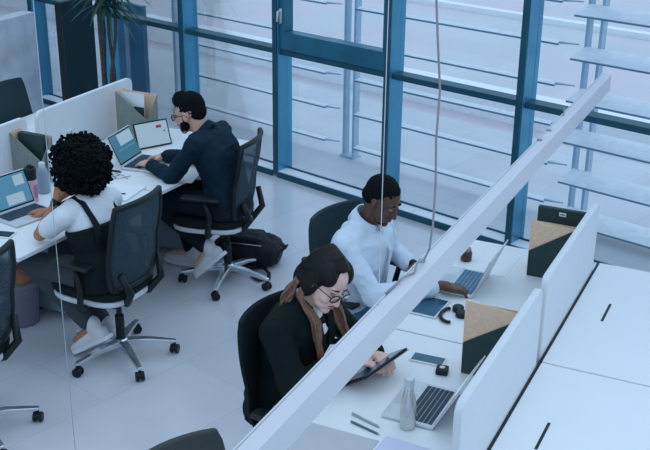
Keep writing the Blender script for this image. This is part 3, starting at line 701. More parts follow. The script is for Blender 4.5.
def make_blazer_woman():
    J = dict(pel=(-0.02, 0, 0.585), waist=(0.0, 0, 0.71), chest=(0.05, 0, 0.885), nb=(0.10, 0, 1.03),
             shL=(0.09, 0.165, 0.965), shR=(0.05, -0.175, 0.965), elL=(0.22, 0.24, 0.79), elR=(0.17, -0.25, 0.78), wrL=(0.35, 0.15, 0.78), wrR=(0.31, -0.05, 0.835),
             hipL=(0.02, 0.09, 0.57), hipR=(0.02, -0.09, 0.57), knL=(0.44, 0.11, 0.56), knR=(0.44, -0.11, 0.56), anL=(0.42, 0.10, 0.10), anR=(0.42, -0.10, 0.10),
             handL=((0.75, -0.55, 0.25), (-0.4, 0.35, 0.8), -1, 0.7), handR=((0.70, 0.62, -0.12), (-0.35, -0.25, 0.9), 1, 0.5), toeL=(1, 0, 0), toeR=(1, 0, 0), w=(0.125, 0.095, 0.155, 0.115), ns=0.85)
    H = head_matrix((0.190, 0.000, 1.152), (0.82, -0.38, -0.46), (0.62, 0.0, 0.85))
    s = 0.96
    t, torso, arm, leg, V, lat = person('seated woman in black blazer and glasses holding a tablet', W(-1.86, 3.54), D, J, H, M_SKINP, None, None, hs=s)
    bm = newbm(); torso(bm, 0.022)
    for q in 'LR': arm(bm, q, 0.020, 0.86, 0.012)
    add_loft(bm, [(V['pel']+Vector((0, 0, -0.09)), (0, 1, 0), 0.20, 0.15), (V['waist'], (0, 1, 0), 0.165, 0.13)])
    fuse(obj('blazer', bm, M_BLAZER, t), 0.009, 4, 0.020, 0.10)
    # lapels and shirt front
    for q in (1, -1):
        bm = newbm(); c0 = V['nb']+Vector((0.02, 0.065*q, 0.02)); pts = [c0, V['nb']+Vector((0.085, 0.055*q, -0.05)), V['chest']+Vector((0.150, 0.05*q, 0.0)), V['waist']+Vector((0.150, 0.012*q, 0.04))]
        add_tube(bm, pts, [0.016, 0.03, 0.032, 0.008], 8, flat=0.25, ref=Vector((1, 0, 0.3))); obj('lapel', bm, M_BLAZER, t, smooth=True)
    bm = newbm(); add_loft(bm, [(V['nb']+Vector((0.035, 0, 0.005)), (0, 1, 0), 0.045, 0.02), (V['chest']+Vector((0.118, 0, 0.04)), (0, 1, 0), 0.05, 0.025), (V['waist']+Vector((0.125, 0, 0.04)), (0, 1, 0), 0.02, 0.012)]); obj('blouse', bm, M_PAPER, t, smooth=True)
    bm = newbm()
    for q in 'LR': leg(bm, q, 0.010, 0.92)
    fuse(obj('trousers', bm, M_PINAF, t), 0.010, 4)
    R = H.to_3x3(); P = lambda x, y, z: H @ Vector((x*s, y*s, z*s))
    bm = newbm()
    add_ell(bm, P(-0.030, 0, 0.046), (0.098, 0.088, 0.092), R); add_ell(bm, P(-0.070, 0, -0.015), (0.072, 0.082, 0.088), R); add_ell(bm, P(-0.088, -0.005, -0.045), (0.058, 0.068, 0.078), R)
    for q in (1, -1):
        add_ell(bm, P(0.018, 0.052*q, 0.070), (0.056, 0.032, 0.044), R @ Matrix.Rotation(0.6, 3, 'Y')); add_ell(bm, P(-0.022, 0.068*q, -0.015), (0.044, 0.024, 0.075), R)
    fuse(obj('hair', bm, M_HAIRD, t), 0.006, 8, 0.003, 0.02)
    bm = newbm(); random.seed(17)
    for q in (1, -1):
        for k in range(34):
            k0 = k/33; x0 = 0.055-0.14*k0
            pts = []
            for j in range(11):
                w_ = j/10; ang = w_*(1.75 if x0 > -0.03 else 1.9)
                rx = x0*(1-w_) + (-0.085-0.02*k0)*w_
                pts.append(P(-0.02+(x0+0.02)*(1-w_**1.5)+(-0.075)*w_**1.5, q*0.0915*math.sin(ang), 0.046+0.0945*math.cos(ang)*(1-0.22*max(0, x0)/0.055)-0.02*w_+random.uniform(-0.001, 0.001)))
            add_tube(bm, pts, [0.0045]*10+[0.002], 6)
    obj('hair_strands', bm, M_HAIRD, t, smooth=True)
    bm = newbm(); a = P(-0.09, -0.04, -0.02)
    strands(bm, [P(-0.10, -0.03, 0.01), a+Vector((-0.03, -0.03, -0.04)), a+Vector((-0.055, -0.06, -0.10)), a+Vector((-0.065, -0.09, -0.16))], 0.007, 0.020, 18, 5)
    obj('hair_lock', bm, M_HAIRL, t, smooth=True)
    bm = newbm()
    strands(bm, [P(-0.03, -0.072, -0.05), P(0.0, -0.085, -0.10), V['nb']+Vector((0.09, -0.085, -0.03)), V['chest']+Vector((0.155, -0.095, 0.02)), V['chest']+Vector((0.175, -0.10, -0.10))], 0.006, 0.018, 20, 9)
    obj('hair_lock', bm, M_HAIRL, t, smooth=True)
    bm = newbm()
    strands(bm, [P(-0.03, 0.070, -0.05), V['nb']+Vector((0.06, 0.10, 0.0)), V['chest']+Vector((0.17, 0.10, 0.03)), V['chest']+Vector((0.20, 0.09, -0.07))], 0.008, 0.022, 14, 11)
    obj('hair_lock', bm, M_HAIRL, t, smooth=True)
    bm = newbm(); add_tube(bm, [P(-0.10, -0.055, 0.01), P(-0.125, -0.035, 0.012)], [0.012, 0.018], 8); obj('hair_clip', bm, M_BLACK, t, smooth=True)
    face_bits(t, H, M_LIP, s, M_HAIRD); glasses(t, H, mat('dark red frame', (0.05, 0.012, 0.012), 0.3), s)
    for q in 'LR': sneaker(t, J['an'+q], (1, 0, 0), M_BLACK)
make_blazer_woman()

def make_curly_woman():
    J = dict(pel=(0.0, 0, 0.585), waist=(0.02, 0, 0.71), chest=(0.06, 0, 0.85), nb=(0.10, 0.0, 0.985),
             shL=(0.11, 0.165, 0.92), shR=(0.07, -0.165, 0.925), elL=(0.28, 0.185, 0.785), elR=(0.30, -0.20, 0.77), wrL=(0.235, 0.075, 0.965), wrR=(0.50, -0.10, 0.775),
             hipL=(0.03, 0.09, 0.57), hipR=(0.03, -0.09, 0.57), knL=(0.43, 0.12, 0.56), knR=(0.43, -0.10, 0.56), anL=(0.10, 0.03, 0.20), anR=(0.14, -0.12, 0.13),
             handL=((-0.15, -0.35, 0.90), (-0.3, 0.9, 0.2), -1, 0.7), handR=((1, 0.1, -0.1), (0, 0, 1), 1, 0.5), toeL=(0.8, 0.1, -0.5), toeR=(1, 0, 0), w=(0.12, 0.09, 0.15, 0.105), ns=0.85)
    H = head_matrix((0.145, -0.01, 1.125), (0.88, -0.05, -0.40), (0.4, 0, 0.92)); s = 0.95
    t, torso, arm, leg, V, lat = person('seated woman with big curly black hair in white t-shirt, seen from behind', W(-3.34, 4.24), D+PI-0.08, J, H, M_SKINB, None, None, hs=s)
    bm = newbm(); torso(bm, 0.010)
    for q in 'LR':
        add_capsule(bm, V['sh'+q], V['sh'+q].lerp(V['el'+q], 0.62), 0.064, 0.058)
    fuse(obj('t_shirt', bm, M_TSHIRT, t), 0.008, 4, 0.012, 0.08)
    bm = newbm()
    lt = Vector((0, 1, 0))
    add_loft(bm, [(V['pel']-Vector((0, 0, 0.08)), lt, 0.19, 0.14), (V['pel'], lt, 0.195, 0.15), (V['waist'], lt, 0.152, 0.122), (V['chest']+Vector((0, 0, -0.01)), lt, 0.174, 0.136)], 28)
    fuse(obj('pinafore', bm, M_PINAF, t), 0.009, 4, 0.010, 0.08)
    for q in (1, -1):
        bm = newbm(); add_tube(bm, [V['waist']+Vector((-0.105, 0.110*q, 0.07)), V['chest']+Vector((-0.122, 0.100*q, 0.02)), V['nb']+Vector((-0.112, 0.088*q, -0.065)), V['nb']+Vector((-0.060, 0.088*q, -0.002)), V['nb']+Vector((0.0, 0.088*q, 0.022)), V['nb']+Vector((0.075, 0.085*q, -0.02)), V['chest']+Vector((0.138, 0.08*q, 0.03)), V['waist']+Vector((0.125, 0.08*q, 0.07))],
                             [0.03, 0.026, 0.022, 0.021, 0.021, 0.021, 0.021, 0.025], 8, flat=0.35, ref=Vector((-1, 0, 0.2))); obj('strap', bm, M_PINAF, t, smooth=True)
    bm = newbm()
    for q in 'LR': leg(bm, q, 0.012, 0.90)
    fuse(obj('trousers', bm, M_GREYT, t), 0.010, 4, 0.012, 0.08)
    # curls
    c = H @ Vector((-0.035, 0, 0.030)); random.seed(21); bm = newbm()
    add_ell(bm, c, (0.146, 0.152, 0.146), None, 4)
    for i in range(1700):
        zc = random.uniform(-0.92, 1); a = random.random()*2*PI; r = math.sqrt(1-zc*zc)
        d = Vector((r*math.cos(a), r*math.sin(a), zc))
        if d.x > 0.62 and d.z < 0.30: continue
        R_ = 0.147+0.018*mnoise.noise(d*2.2)+random.uniform(-0.006, 0.014)
        p = c+Vector((d.x*R_*1.0, d.y*R_*1.06, d.z*R_*1.0))
        if d.z < -0.3: p += Vector((-0.01, 0, -0.02))
        q = random.uniform(0.006, 0.012)
        g = bmesh.ops.create_icosphere(bm, subdivisions=1, radius=q); bmesh.ops.translate(bm, vec=p, verts=g['verts'])
    obj('curly_hair', bm, M_HAIRK, t, smooth=True)
    bm = newbm(); k0 = c+Vector((0.05, 0.01, 0.150)); add_tube(bm, [k0+Vector((0, -0.014, 0)), k0+Vector((0, -0.014, 0.024)), k0+Vector((0, 0.014, 0.024)), k0+Vector((0, 0.014, 0))], 0.0035, 6); obj('hair_clip', bm, M_SHELL, t, smooth=True)
    face_bits(t, H, M_LIP, s)
    bm = newbm(); w0 = V['wrL']; dd = (V['wrL']-V['elL']).normalized(); add_tube(bm, [w0-dd*0.03, w0-dd*0.008], 0.0295, 18); wb = obj('wristwatch', bm, M_BLACK, t, 0.003)
    bm = newbm(); R = frame_of(dd, Vector((0, 1, 0))); cc = w0-dd*0.019+Vector((-0.005, 0.03, 0)); add_ell(bm, cc, (0.017, 0.010, 0.018), None, 2); obj('watch_case', bm, M_SCRD2, wb)
    sneaker(t, J['anL'], J['toeL']); sneaker(t, J['anR'], (1, 0, 0))
make_curly_woman()

# ------------------------------------------------------------------ things on the desks
ZD = 0.7405
def laptop(label, u, v, rot, open_deg, keym, scrm, win=None, keyrows=6):
    """x axis points from the user's side to the hinge; width along y"""
    t = thing('laptop', label, 'laptop', W(u, v, ZD), D+rot, None)
    w, d, h = 0.305, 0.215, 0.014
    bm = newbm(); add_box(bm, -d/2, d/2, -w/2, w/2, 0.001, h); obj('base', bm, M_ALU, t, 0.004)
    bm = newbm()
    for r in range(keyrows):
        for c in range(14):
            if r == 0 and 3 < c < 9:
                if c == 4: 
                    x = -0.018+0.0195*r; add_box(bm, x, x+0.0165, -0.135+0.0193*4, -0.135+0.0193*9-0.003, h, h+0.0022)
                continue
            x = -0.018+0.0195*r-0.0; y = -0.135+0.0193*c
            add_box(bm, x, x+0.0165, y, y+0.0163, h, h+0.0022)
    obj('keyboard', bm, keym, t)
    bm = newbm(); add_box(bm, -0.098, -0.030, -0.050, 0.050, h-0.0005, h+0.0006); obj('trackpad', bm, mat('trackpad grey', (0.5, 0.52, 0.54), 0.3), t, 0.0003)
    A = Matrix.Translation((d/2-0.004, 0, h)) @ Matrix.Rotation(-(PI-math.radians(open_deg)), 4, 'Y')
    # lid built lying forward over the base (towards -x), then swung open about the hinge
    A = Matrix.Translation((d/2-0.004, 0, h)) @ Matrix.Rotation(math.radians(open_deg), 4, 'Y')
    bm = newbm(); add_box(bm, -d, 0, -w/2, w/2, 0.0, 0.006, A); lid = obj('lid', bm, M_ALU, t, 0.002)
    bm = newbm(); add_box(bm, -d+0.006, -0.012, -w/2+0.006, w/2-0.006, -0.0012, 0.0, A); sc = obj('screen', bm, M_SCRD2, lid)
    bm = newbm(); add_box(bm, -d+0.014, -0.022, -w/2+0.014, w/2-0.014, -0.0020, -0.0013, A); obj('display', bm, scrm, sc)
    if win:
        for (a0, a1, b0, b1, m_) in win:
            bm = newbm(); add_box(bm, a0, a1, b0, b1, -0.0027, -0.0021, A); obj('display_window', bm, m_, sc)
    return t
laptop('open silver laptop with black keys beside the silver bottle', -1.205, 3.455, 0.0, 118, M_KEYS, M_SCRW)
laptop('open laptop under the hand of the man in white shirt', -1.435, 4.62, 0.02, 112, M_KEYB, M_SCRW)
laptop('open silver laptop in front of the curly-haired woman', -3.955, 4.345, PI-0.20, 112, M_KEYS, M_SCRB, [(-0.09, -0.03, -0.09, 0.03, M_SCRW), (-0.19, -0.13, -0.12, -0.05, M_SCRW)])
laptop('open laptop with teal screen under the bearded man\'s hands', -3.87, 5.42, PI+0.14, 115, M_KEYS, M_SCRT, [(-0.195, -0.12, -0.13, 0.05, M_SCRW), (-0.10, -0.09, -0.12, 0.10, M_SCRB)])

def slab_device(name, label, cat, u, v, z, rot, lx, ly, th, m_body, m_scr, tilt=None, border=0.006, group=None):
    t = thing(name, label, cat, W(u, v, z), D+rot, group)
    if tilt: t.rotation_euler = (tilt[0], tilt[1], D+rot)
    bm = newbm(); add_box(bm, -lx/2, lx/2, -ly/2, ly/2, 0, th); obj('body', bm, m_body, t, min(0.003, th/3))
    bm = newbm(); add_box(bm, -lx/2+border, lx/2-border, -ly/2+border, ly/2-border, th, th+0.0006); obj('screen', bm, m_scr, t)
    return t
slab_device('tablet', 'tablet with blue dark screen lying near the man in white shirt', 'tablet', -1.475, 4.29, ZD, -0.03, 0.135, 0.205, 0.008, M_SHELL, M_SCRD, border=0.010)
t = slab_device('smartphone', 'white smartphone with dark screen lying above the silver laptop', 'phone', -1.305, 3.81, ZD, 0.05, 0.150, 0.075, 0.008, M_PAPER, M_SCRD)
slab_device('smartphone', 'white-framed smartphone with black screen at the left edge', 'phone', -3.90, 4.06, ZD, 0.25, 0.16, 0.085, 0.008, M_PAPER, M_SCRD2)
# tablet on stand (bearded man)
t = thing('tablet', 'tablet propped upright with bright screen beside the bearded man\'s laptop', 'tablet', W(-4.02, 5.745, ZD), D)
ax = Matrix.Rotation(0.0, 4, 'Z') @ Matrix.Rotation(math.radians(30), 4, 'Z')
A = Matrix.Translation((0, 0, 0.004)) @ Matrix.Rotation(math.radians(62), 4, 'Z') @ Matrix.Rotation(math.radians(-22), 4, 'X')
bm = newbm(); add_box(bm, -0.13, 0.13, -0.004, 0.004, 0.0, 0.18, A); obj('body', bm, M_BLACK, t, 0.003)
bm = newbm(); add_box(bm, -0.12, 0.12, -0.0050, -0.0042, 0.010, 0.17, A); sc = obj('screen', bm, M_SCRW, t)
bm = newbm(); add_box(bm, 0.035, 0.075, -0.0058, -0.0051, 0.125, 0.145, A); obj('screen_mark', bm, M_RED, sc)
bm = newbm(); add_box(bm, 0.085, 0.098, -0.0058, -0.0051, 0.095, 0.105, A); obj('screen_mark', bm, M_RED, sc)
bm = newbm(); add_box(bm, -0.05, 0.05, 0.004, 0.012, 0.06, 0.068, A); add_tube(bm, [A @ Vector((-0.05, 0.008, 0.10)), A @ Vector((-0.05, 0.06, 0.024))], 0.003, 6); add_tube(bm, [A @ Vector((0.05, 0.008, 0.10)), A @ Vector((0.05, 0.06, 0.024))], 0.003, 6); obj('stand', bm, M_BLACK, t)
# tablet held by the blazer woman
t = thing('tablet', 'dark tablet in an open case held over the desk by blazer woman', 'tablet', W(-1.445, 3.555, 0.806), D)
xa = Vector((.30, .93, .12)).normalized(); za = Vector((-.62, -.05, .78)); za = (za-xa*za.dot(xa)).normalized(); A = Matrix((xa, za.cross(xa), za)).transposed().to_4x4()
bm = newbm(); add_box(bm, -0.13, 0.13, -0.080, 0.080, -0.004, 0.004, A); obj('body', bm, M_BLACK, t, 0.003)
bm = newbm(); add_box(bm, -0.118, 0.118, -0.070, 0.070, 0.0042, 0.005, A); obj('screen', bm, M_SCRD, t)
bm = newbm(); add_box(bm, -0.132, 0.132, -0.083, 0.082, -0.009, -0.0055, A); obj('case', bm, mat('grey pink case', (0.16, 0.13, 0.14), 0.6), t, 0.002)

def desk_box(label, u, v, mir, front, kraft, k=1.0, flap=None):
    """corner file box: tall at the partition side, cut on the diagonal; near panel faces -v"""
    t = thing('file_box', label, 'box', W(u, v, ZD), D, 'desk file boxes')
    s = mir; wd, dp, lo, hi = 0.235*k, 0.115*k, 0.145*k, 0.305*k
    def P(pts, th0, th1, nm, m, parent=t):
        bm = newbm(); Mx = Matrix(((1, 0, 0, 0), (0, 0, -1, 0), (0, 1, 0, 0), (0, 0, 0, 1)))
        q = [(p[0]*s, p[1]) for p in pts]
        if s < 0: q = q[::-1]
        add_prism(bm, q, th0, th1, Mx); return obj(nm, bm, m, parent, 0.0015)
    # x: 0 at user side -> wd at the partition; near panel at y=0
    P([(0, 0), (wd, 0), (wd, hi), (0, lo)], -0.003, 0.0, 'front_panel', front)
    P([(0, 0), (wd, 0), (wd, hi-0.02), (0, hi-0.02)], -dp, -dp+0.003, 'back_panel', kraft)
    bm = newbm(); xs = sorted((0, s*0.003)); 
    a = [bm.verts.new((x, y, z)) for x in xs for (y, z) in ((0, 0), (dp, 0), (dp, hi-0.02), (0, lo))]
    bm.faces.new(a[0:4]); bm.faces.new(a[4:8])
    for k in range(4): bm.faces.new([a[k], a[(k+1) % 4], a[4+(k+1) % 4], a[4+k]])
    obj('side_panel', bm, front if s < 0 else kraft, t)
    bm = newbm(); xs = sorted((s*(wd-0.003), s*wd)); add_box(bm, xs[0], xs[1], 0, dp, 0, hi); obj('side_panel', bm, kraft, t)
    bm = newbm(); xs = sorted((0, s*wd)); add_box(bm, xs[0], xs[1], 0, dp, 0, 0.003); obj('bottom', bm, kraft, t)
    if flap:
        P([(0, lo+0.001), (wd, hi+0.001), (wd, flap[1]), (0, flap[0])], -0.0065, -0.003, 'kraft_flap', kraft)
    return t
def binder(label, u, v, z, w, h, th, m, lab=None):
    o = thing('binder', label, 'binder', W(u, v, z), D)
    bm = newbm(); add_box(bm, 0, w, 0, th, 0, h); obj('cover', bm, m, o, 0.003)
    if lab:
        bm = newbm(); add_box(bm, lab[0], lab[0]+0.035, -0.001, 0, h-0.035, h-0.015); obj('paper_tag', bm, M_PAPER, o)
        bm = newbm(); add_box(bm, lab[0]+0.006, lab[0]+0.029, -0.0018, -0.001, h-0.028, h-0.023); obj('tag_line', bm, M_BLACK, o)
desk_box('dark green and kraft cardboard file box nearest the viewer, above silver laptop', -1.145, 3.77, 1, M_BOXD, M_KRAFT, 1.0, (0.342, 0.330))
desk_box('dark green and kraft cardboard file box by the window with tagged binder', -1.165, 4.86, 1, M_BOXD, M_KRAFT, 0.93, (0.300, 0.292))
binder('black binder with white tag standing behind the file box by window', -1.165, 4.985, ZD, 0.24, 0.335, 0.03, M_BOXD, (0.11, 0))
desk_box('grey and kraft file box beside the pink-black bottle at left', -4.215, 4.81, -1, M_BOXG, M_KRAFT)
binder('black folder leaning inside the left file box by the pink bottle', -4.43, 4.86, ZD+0.004, 0.19, 0.29, 0.04, M_BOXD)
desk_box('grey and kraft file box behind the bearded man\'s propped tablet', -4.11, 5.80, -1, M_BOXG, M_KRAFT, 1.12)
t = thing('paper_stack', 'white papers standing in the file box behind the propped tablet', 'papers', W(-4.365, 5.845, ZD+0.004), D)
bm = newbm()
for k in range(5): add_box(bm, 0.0, 0.20-0.01*k, 0.010*k, 0.010*k+0.003, 0, 0.33-0.012*k)
obj('sheets', bm, M_PAPER, t)
bm = newbm(); add_box(bm, 0.12, 0.20, -0.012, -0.004, 0, 0.235); o = obj('notebook', bm, M_BOXD, bevel=0.002); o.location = W(-4.365, 5.845, ZD+0.004); o.rotation_euler = (0, 0, D); tag(o, 'small dark notebook in front of the papers in box behind tablet', 'notebook')
t = thing('paper_cup', 'white paper cup between the left file box and curly hair', 'cup', W(-4.17, 4.88, ZD), D)
bm = newbm(); add_lathe(bm, [(0.032, 0), (0.042, 0.20), (0.044, 0.205), (0.039, 0.205), (0.038, 0.15)], 24); obj('cup', bm, M_PAPER, t, smooth=True)
bm = newbm(); add_lathe(bm, [(0.037, 0.155), (0.001, 0.156)], 24); obj('drink', bm, mat('tea brown', (0.35, 0.12, 0.05), 0.2), t)

# bottles
t = thing('water_bottle', 'pink water bottle with black lid beside the left file box', 'bottle', W(-4.085, 4.55, ZD), D)
bm = newbm(); add_lathe(bm, [(0.034, 0), (0.037, 0.005), (0.037, 0.13), (0.035, 0.14)], 24); obj('bottle_body', bm, M_PINK, t, smooth=True)
bm = newbm(); add_lathe(bm, [(0.036, 0.14), (0.038, 0.145), (0.038, 0.205), (0.032, 0.212), (0.016, 0.214), (0.014, 0.228)], 24); add_box(bm, -0.01, 0.03, -0.006, 0.006, 0.214, 0.226); obj('lid', bm, M_BLACK, t, smooth=False)
bm = newbm(); add_box(bm, 0.030, 0.0385, -0.012, 0.012, 0.03, 0.11); obj('print_mark', bm, mat('dark pink print', (0.40, 0.16, 0.24), 0.5), t)
t = thing('water_bottle', 'plain blue-grey bottle behind the pink bottle', 'bottle', W(-4.12, 4.70, ZD), D)
bm = newbm(); add_lathe(bm, [(0.034, 0), (0.037, 0.006), (0.037, 0.12), (0.028, 0.15), (0.018, 0.165)], 24); obj('bottle_body', bm, M_GREYB, t, smooth=True)
bm = newbm(); add_lathe(bm, [(0.019, 0.165), (0.019, 0.19), (0.015, 0.193)], 16); obj('lid', bm, M_SHELL, t)
t = thing('steel_bottle', 'brushed silver bottle with narrow neck in front of the silver laptop', 'bottle', W(-1.195, 3.285, ZD), D)
bm = newbm(); add_lathe(bm, [(0.028, 0), (0.031, 0.004), (0.032, 0.09), (0.030, 0.115), (0.020, 0.155), (0.0165, 0.175), (0.0175, 0.182)], 28); obj('bottle_body', bm, M_SILVER, t, smooth=True)
bm = newbm(); add_lathe(bm, [(0.018, 0.182), (0.019, 0.186), (0.019, 0.215), (0.016, 0.219)], 20); obj('cap', bm, M_ALU, t)
t = thing('jar', 'small dark brown jar beyond the laptop of man in white shirt', 'jar', W(-1.50, 4.90, ZD), D)
bm = newbm(); add_lathe(bm, [(0.026, 0), (0.030, 0.004), (0.031, 0.045), (0.026, 0.055)], 20); obj('jar_body', bm, M_BROWN, t, smooth=True)
bm = newbm(); add_lathe(bm, [(0.025, 0.055), (0.025, 0.068), (0.02, 0.07)], 16); add_box(bm, -0.012, 0.004, -0.01, 0.006, 0.070, 0.080); obj('contents', bm, mat('rose pebble', (0.35, 0.2, 0.2), 0.5), t)

# small box gadget, headset, pens
t = thing('charger', 'small black square charger beside the white smartphone', 'charger', W(-1.215, 3.735, ZD), D+0.2)
bm = newbm(); add_box(bm, -0.026, 0.026, -0.026, 0.026, 0, 0.028); obj('body', bm, M_BLACK, t, 0.007, segs=3)
bm = newbm(); add_lathe(bm, [(0.012, 0.028), (0.012, 0.0295), (0.009, 0.0297)], 16); obj('button', bm, M_ALU, t)
t = thing('headphones', 'black curved headphones beside the kraft file box', 'headphones', W(-1.325, 4.25, ZD), D+0.15); t.scale = (0.82, 0.82, 0.82)
bm = newbm(); pts = [(-0.035+0.075*math.cos(a)*0.8, 0.09*math.sin(a)*1.0, 0.012) for a in [PI*0.62+PI*0.95*k/14 for k in range(15)]]; add_tube(bm, pts, [0.011]*15, 8, flat=0.8); obj('headband', bm, M_BLACK, t, smooth=True)
for (x, y) in ((-0.01, 0.085), (0.02, 0.02)):
    bm = newbm(); add_lathe(bm, [(0.030, 0.0), (0.034, 0.006), (0.034, 0.026), (0.026, 0.034)], 20, (x, y, 0)); obj('earcup', bm, M_BLACK, t)
bm = newbm(); add_box(bm, -0.006, 0.006, 0.02, 0.09, 0.030, 0.037); obj('side_band', bm, M_BOXD, t, 0.002)
def pen(label, u, v, rot, m, L=0.14, r=0.0045):
    t = thing('pen', label, 'pen', W(u, v, ZD+r), D+rot, 'pens on the desks')
    bm = newbm(); add_tube(bm, [(-L/2, 0, 0), (L/2-0.012, 0, 0)], r, 10); obj('barrel', bm, m, t, smooth=False)
    bm = newbm(); add_tube(bm, [(L/2-0.012, 0, 0), (L/2, 0, 0)], [r*0.9, 0.0012], 10); obj('tip', bm, M_STEEL, t)
    bm = newbm(); add_box(bm, -L/2, -L/2+0.045, -0.0015, 0.0015, r, r+0.002); obj('clip', bm, M_STEEL, t)
pen('slim grey pen on desk left of silver bottle, upper of the two', -1.355, 3.25, -0.28, M_STEEL)
pen('dark pen on desk left of silver bottle, lower of the two', -1.335, 3.20, -0.25, mat('dark pen', (0.10, 0.12, 0.13), 0.4))
pen('thick black pen between curly hair and bearded man\'s hands', -3.985, 5.20, 0.12, M_BLACK, 0.15, 0.007)
# eyeglasses on desk
t = thing('eyeglasses', 'thin brown folded eyeglasses lying below the thick black pen', 'glasses', W(-3.91, 5.12, ZD+0.004), D+0.3)
bm = newbm(); 
for q in (1, -1): add_tube(bm, [(0.02*math.cos(a), q*0.028+0.022*math.sin(a), 0) for a in [2*PI*k/16 for k in range(17)]], 0.0018, 6)
obj('rims', bm, M_BROWN, t)
for q in (1, -1):
    bm = newbm(); add_tube(bm, [(0, q*0.05, 0), (0.06, q*0.02, 0.002), (0.10, -q*0.03, 0)], 0.0016, 6); obj('temple', bm, M_BROWN, t)
# papers
def sheet(label, u, v, rot, lx, ly, m, z=ZD, th=0.0012, name='paper_sheet', cat='paper'):
    bm = newbm(); add_box(bm, -lx/2, lx/2, -ly/2, ly/2, 0, th); o = obj(name, bm, m); o.location = W(u, v, z); o.rotation_euler = (0, 0, D+rot)
    return tag(o, label, cat)
sheet('grey card sheet covering the near end of blazer woman\'s desk', -1.455, 3.005, 0.0, 0.40, 0.285, M_GREYP, name='card_sheet')
sheet('lavender notebook beside the grey card sheet at bottom edge', -1.125, 3.065, -0.05, 0.235, 0.21, M_LAV, th=0.012, name='notebook', cat='notebook')
o = sheet('stack of white papers on the desk corner by the curly-haired woman', -3.70, 4.90, 0.12, 0.21, 0.26, M_PAPER, th=0.014, name='paper_stack', cat='papers')
t = thing('stapler', 'tiny black clip on the papers at the desk corner', 'clip', W(-3.655, 4.86, ZD+0.0145), D+0.2)
bm = newbm(); add_box(bm, -0.014, 0.014, -0.004, 0.004, 0, 0.006); obj('jaw', bm, M_BLACK, t, 0.001)
bm = newbm(); add_tube(bm, [(0.0, 0.004, 0.004), (0.012, 0.012, 0.004), (0.02, 0.004, 0.004)], 0.0012, 6); obj('wire_loop', bm, M_BLACK, t)
t.name = 'binder_clip'
sheet('white sheet under the curly hair, beside the bearded man\'s laptop', -4.15, 5.22, 0.1, 0.21, 0.29, M_PAPER)
sheet('white sheet by the bearded man\'s elbow on desk edge', -3.55, 5.36, 0.25, 0.21, 0.29, M_PAPER)
sheet('white sheet beyond the laptop of the man in white shirt', -1.36, 4.93, 0.0, 0.21, 0.30, M_PAPER)

# ------------------------------------------------------------------ hanging lamp
t = thing('pendant_lamp', 'long white linear pendant lamp crossing the picture diagonally', 'lamp', W(-1.042, 3.3, 1.51), D)
v0, v1 = -2.4, 2.46
bm = newbm(); add_box(bm, -0.028, 0.028, v0, v1, 0.0, 0.09); obj('housing', bm, M_BEAM, t, 0.003)
bm = newbm(); add_box(bm, -0.0200, -0.0175, v0, v1-0.01, 0.0895, 0.0908); obj('groove', bm, M_STEEL, t)
bm = newbm(); add_box(bm, -0.022, 0.022, v0+0.01, v1-0.01, -0.002, 0.0); obj('diffuser', bm, M_LAMP, t)
bm = newbm(); add_box(bm, -0.0285, 0.0285, v1, v1+0.004, -0.001, 0.091); obj('end_cap', bm, M_SHELL, t, 0.001)
bm = newbm(); add_tube(bm, [(-0.012, -0.70, 0.09), (-0.012, -0.70, 2.6)], 0.0013, 6); obj('suspension_wire', bm, mat('pale wire', (0.6, 0.6, 0.62), 0.4), t)
bm = newbm(); add_tube(bm, [(-0.012, 1.55, 0.09), (-0.012, 1.55, 0.13)], 0.004, 6); obj('wire_clip', bm, M_STEEL, t)
for vv in (-0.34, 1.12, 1.28):
    bm = newbm(); add_tube(bm, [(-0.012, vv, 0.088), (-0.012, vv, 0.096)], 0.012, 10); obj('screw_cap', bm, M_STEEL, t)
bm = newbm(); add_tube(bm, [(-0.022, -0.62, 0.094), (-0.014, -0.50, 0.100), (0.0, -0.44, 0.094), (-0.01, -0.385, 0.105), (0.0, -0.36, 0.098), (0.012, -0.34, 0.14), (0.016, -0.33, 0.22), (0.016, -0.325, 0.36), (0.010, -0.325, 0.5), (0.014, -0.325, 0.66), (-0.002, -0.325, 0.82), (-0.018, -0.325, 1.0), (-0.02, -0.325, 1.4), (0.0, -0.325, 2.6)], 0.0036, 8)
obj('power_cable', bm, mat('grey cable', (0.27, 0.26, 0.28), 0.5), t, smooth=True)
bm = newbm(); add_tube(bm, [W(-2.25, 2.6, 0.02), W(-2.25, 2.6, 4.0)], 0.0013, 6); o = obj('vertical_line', bm, mat('pale line', (0.40, 0.50, 0.55), 0.4), smooth=True)  # thin tube standing in for a glass panel edge
tag(o, 'thin vertical steel wire running down the left side', 'wire')

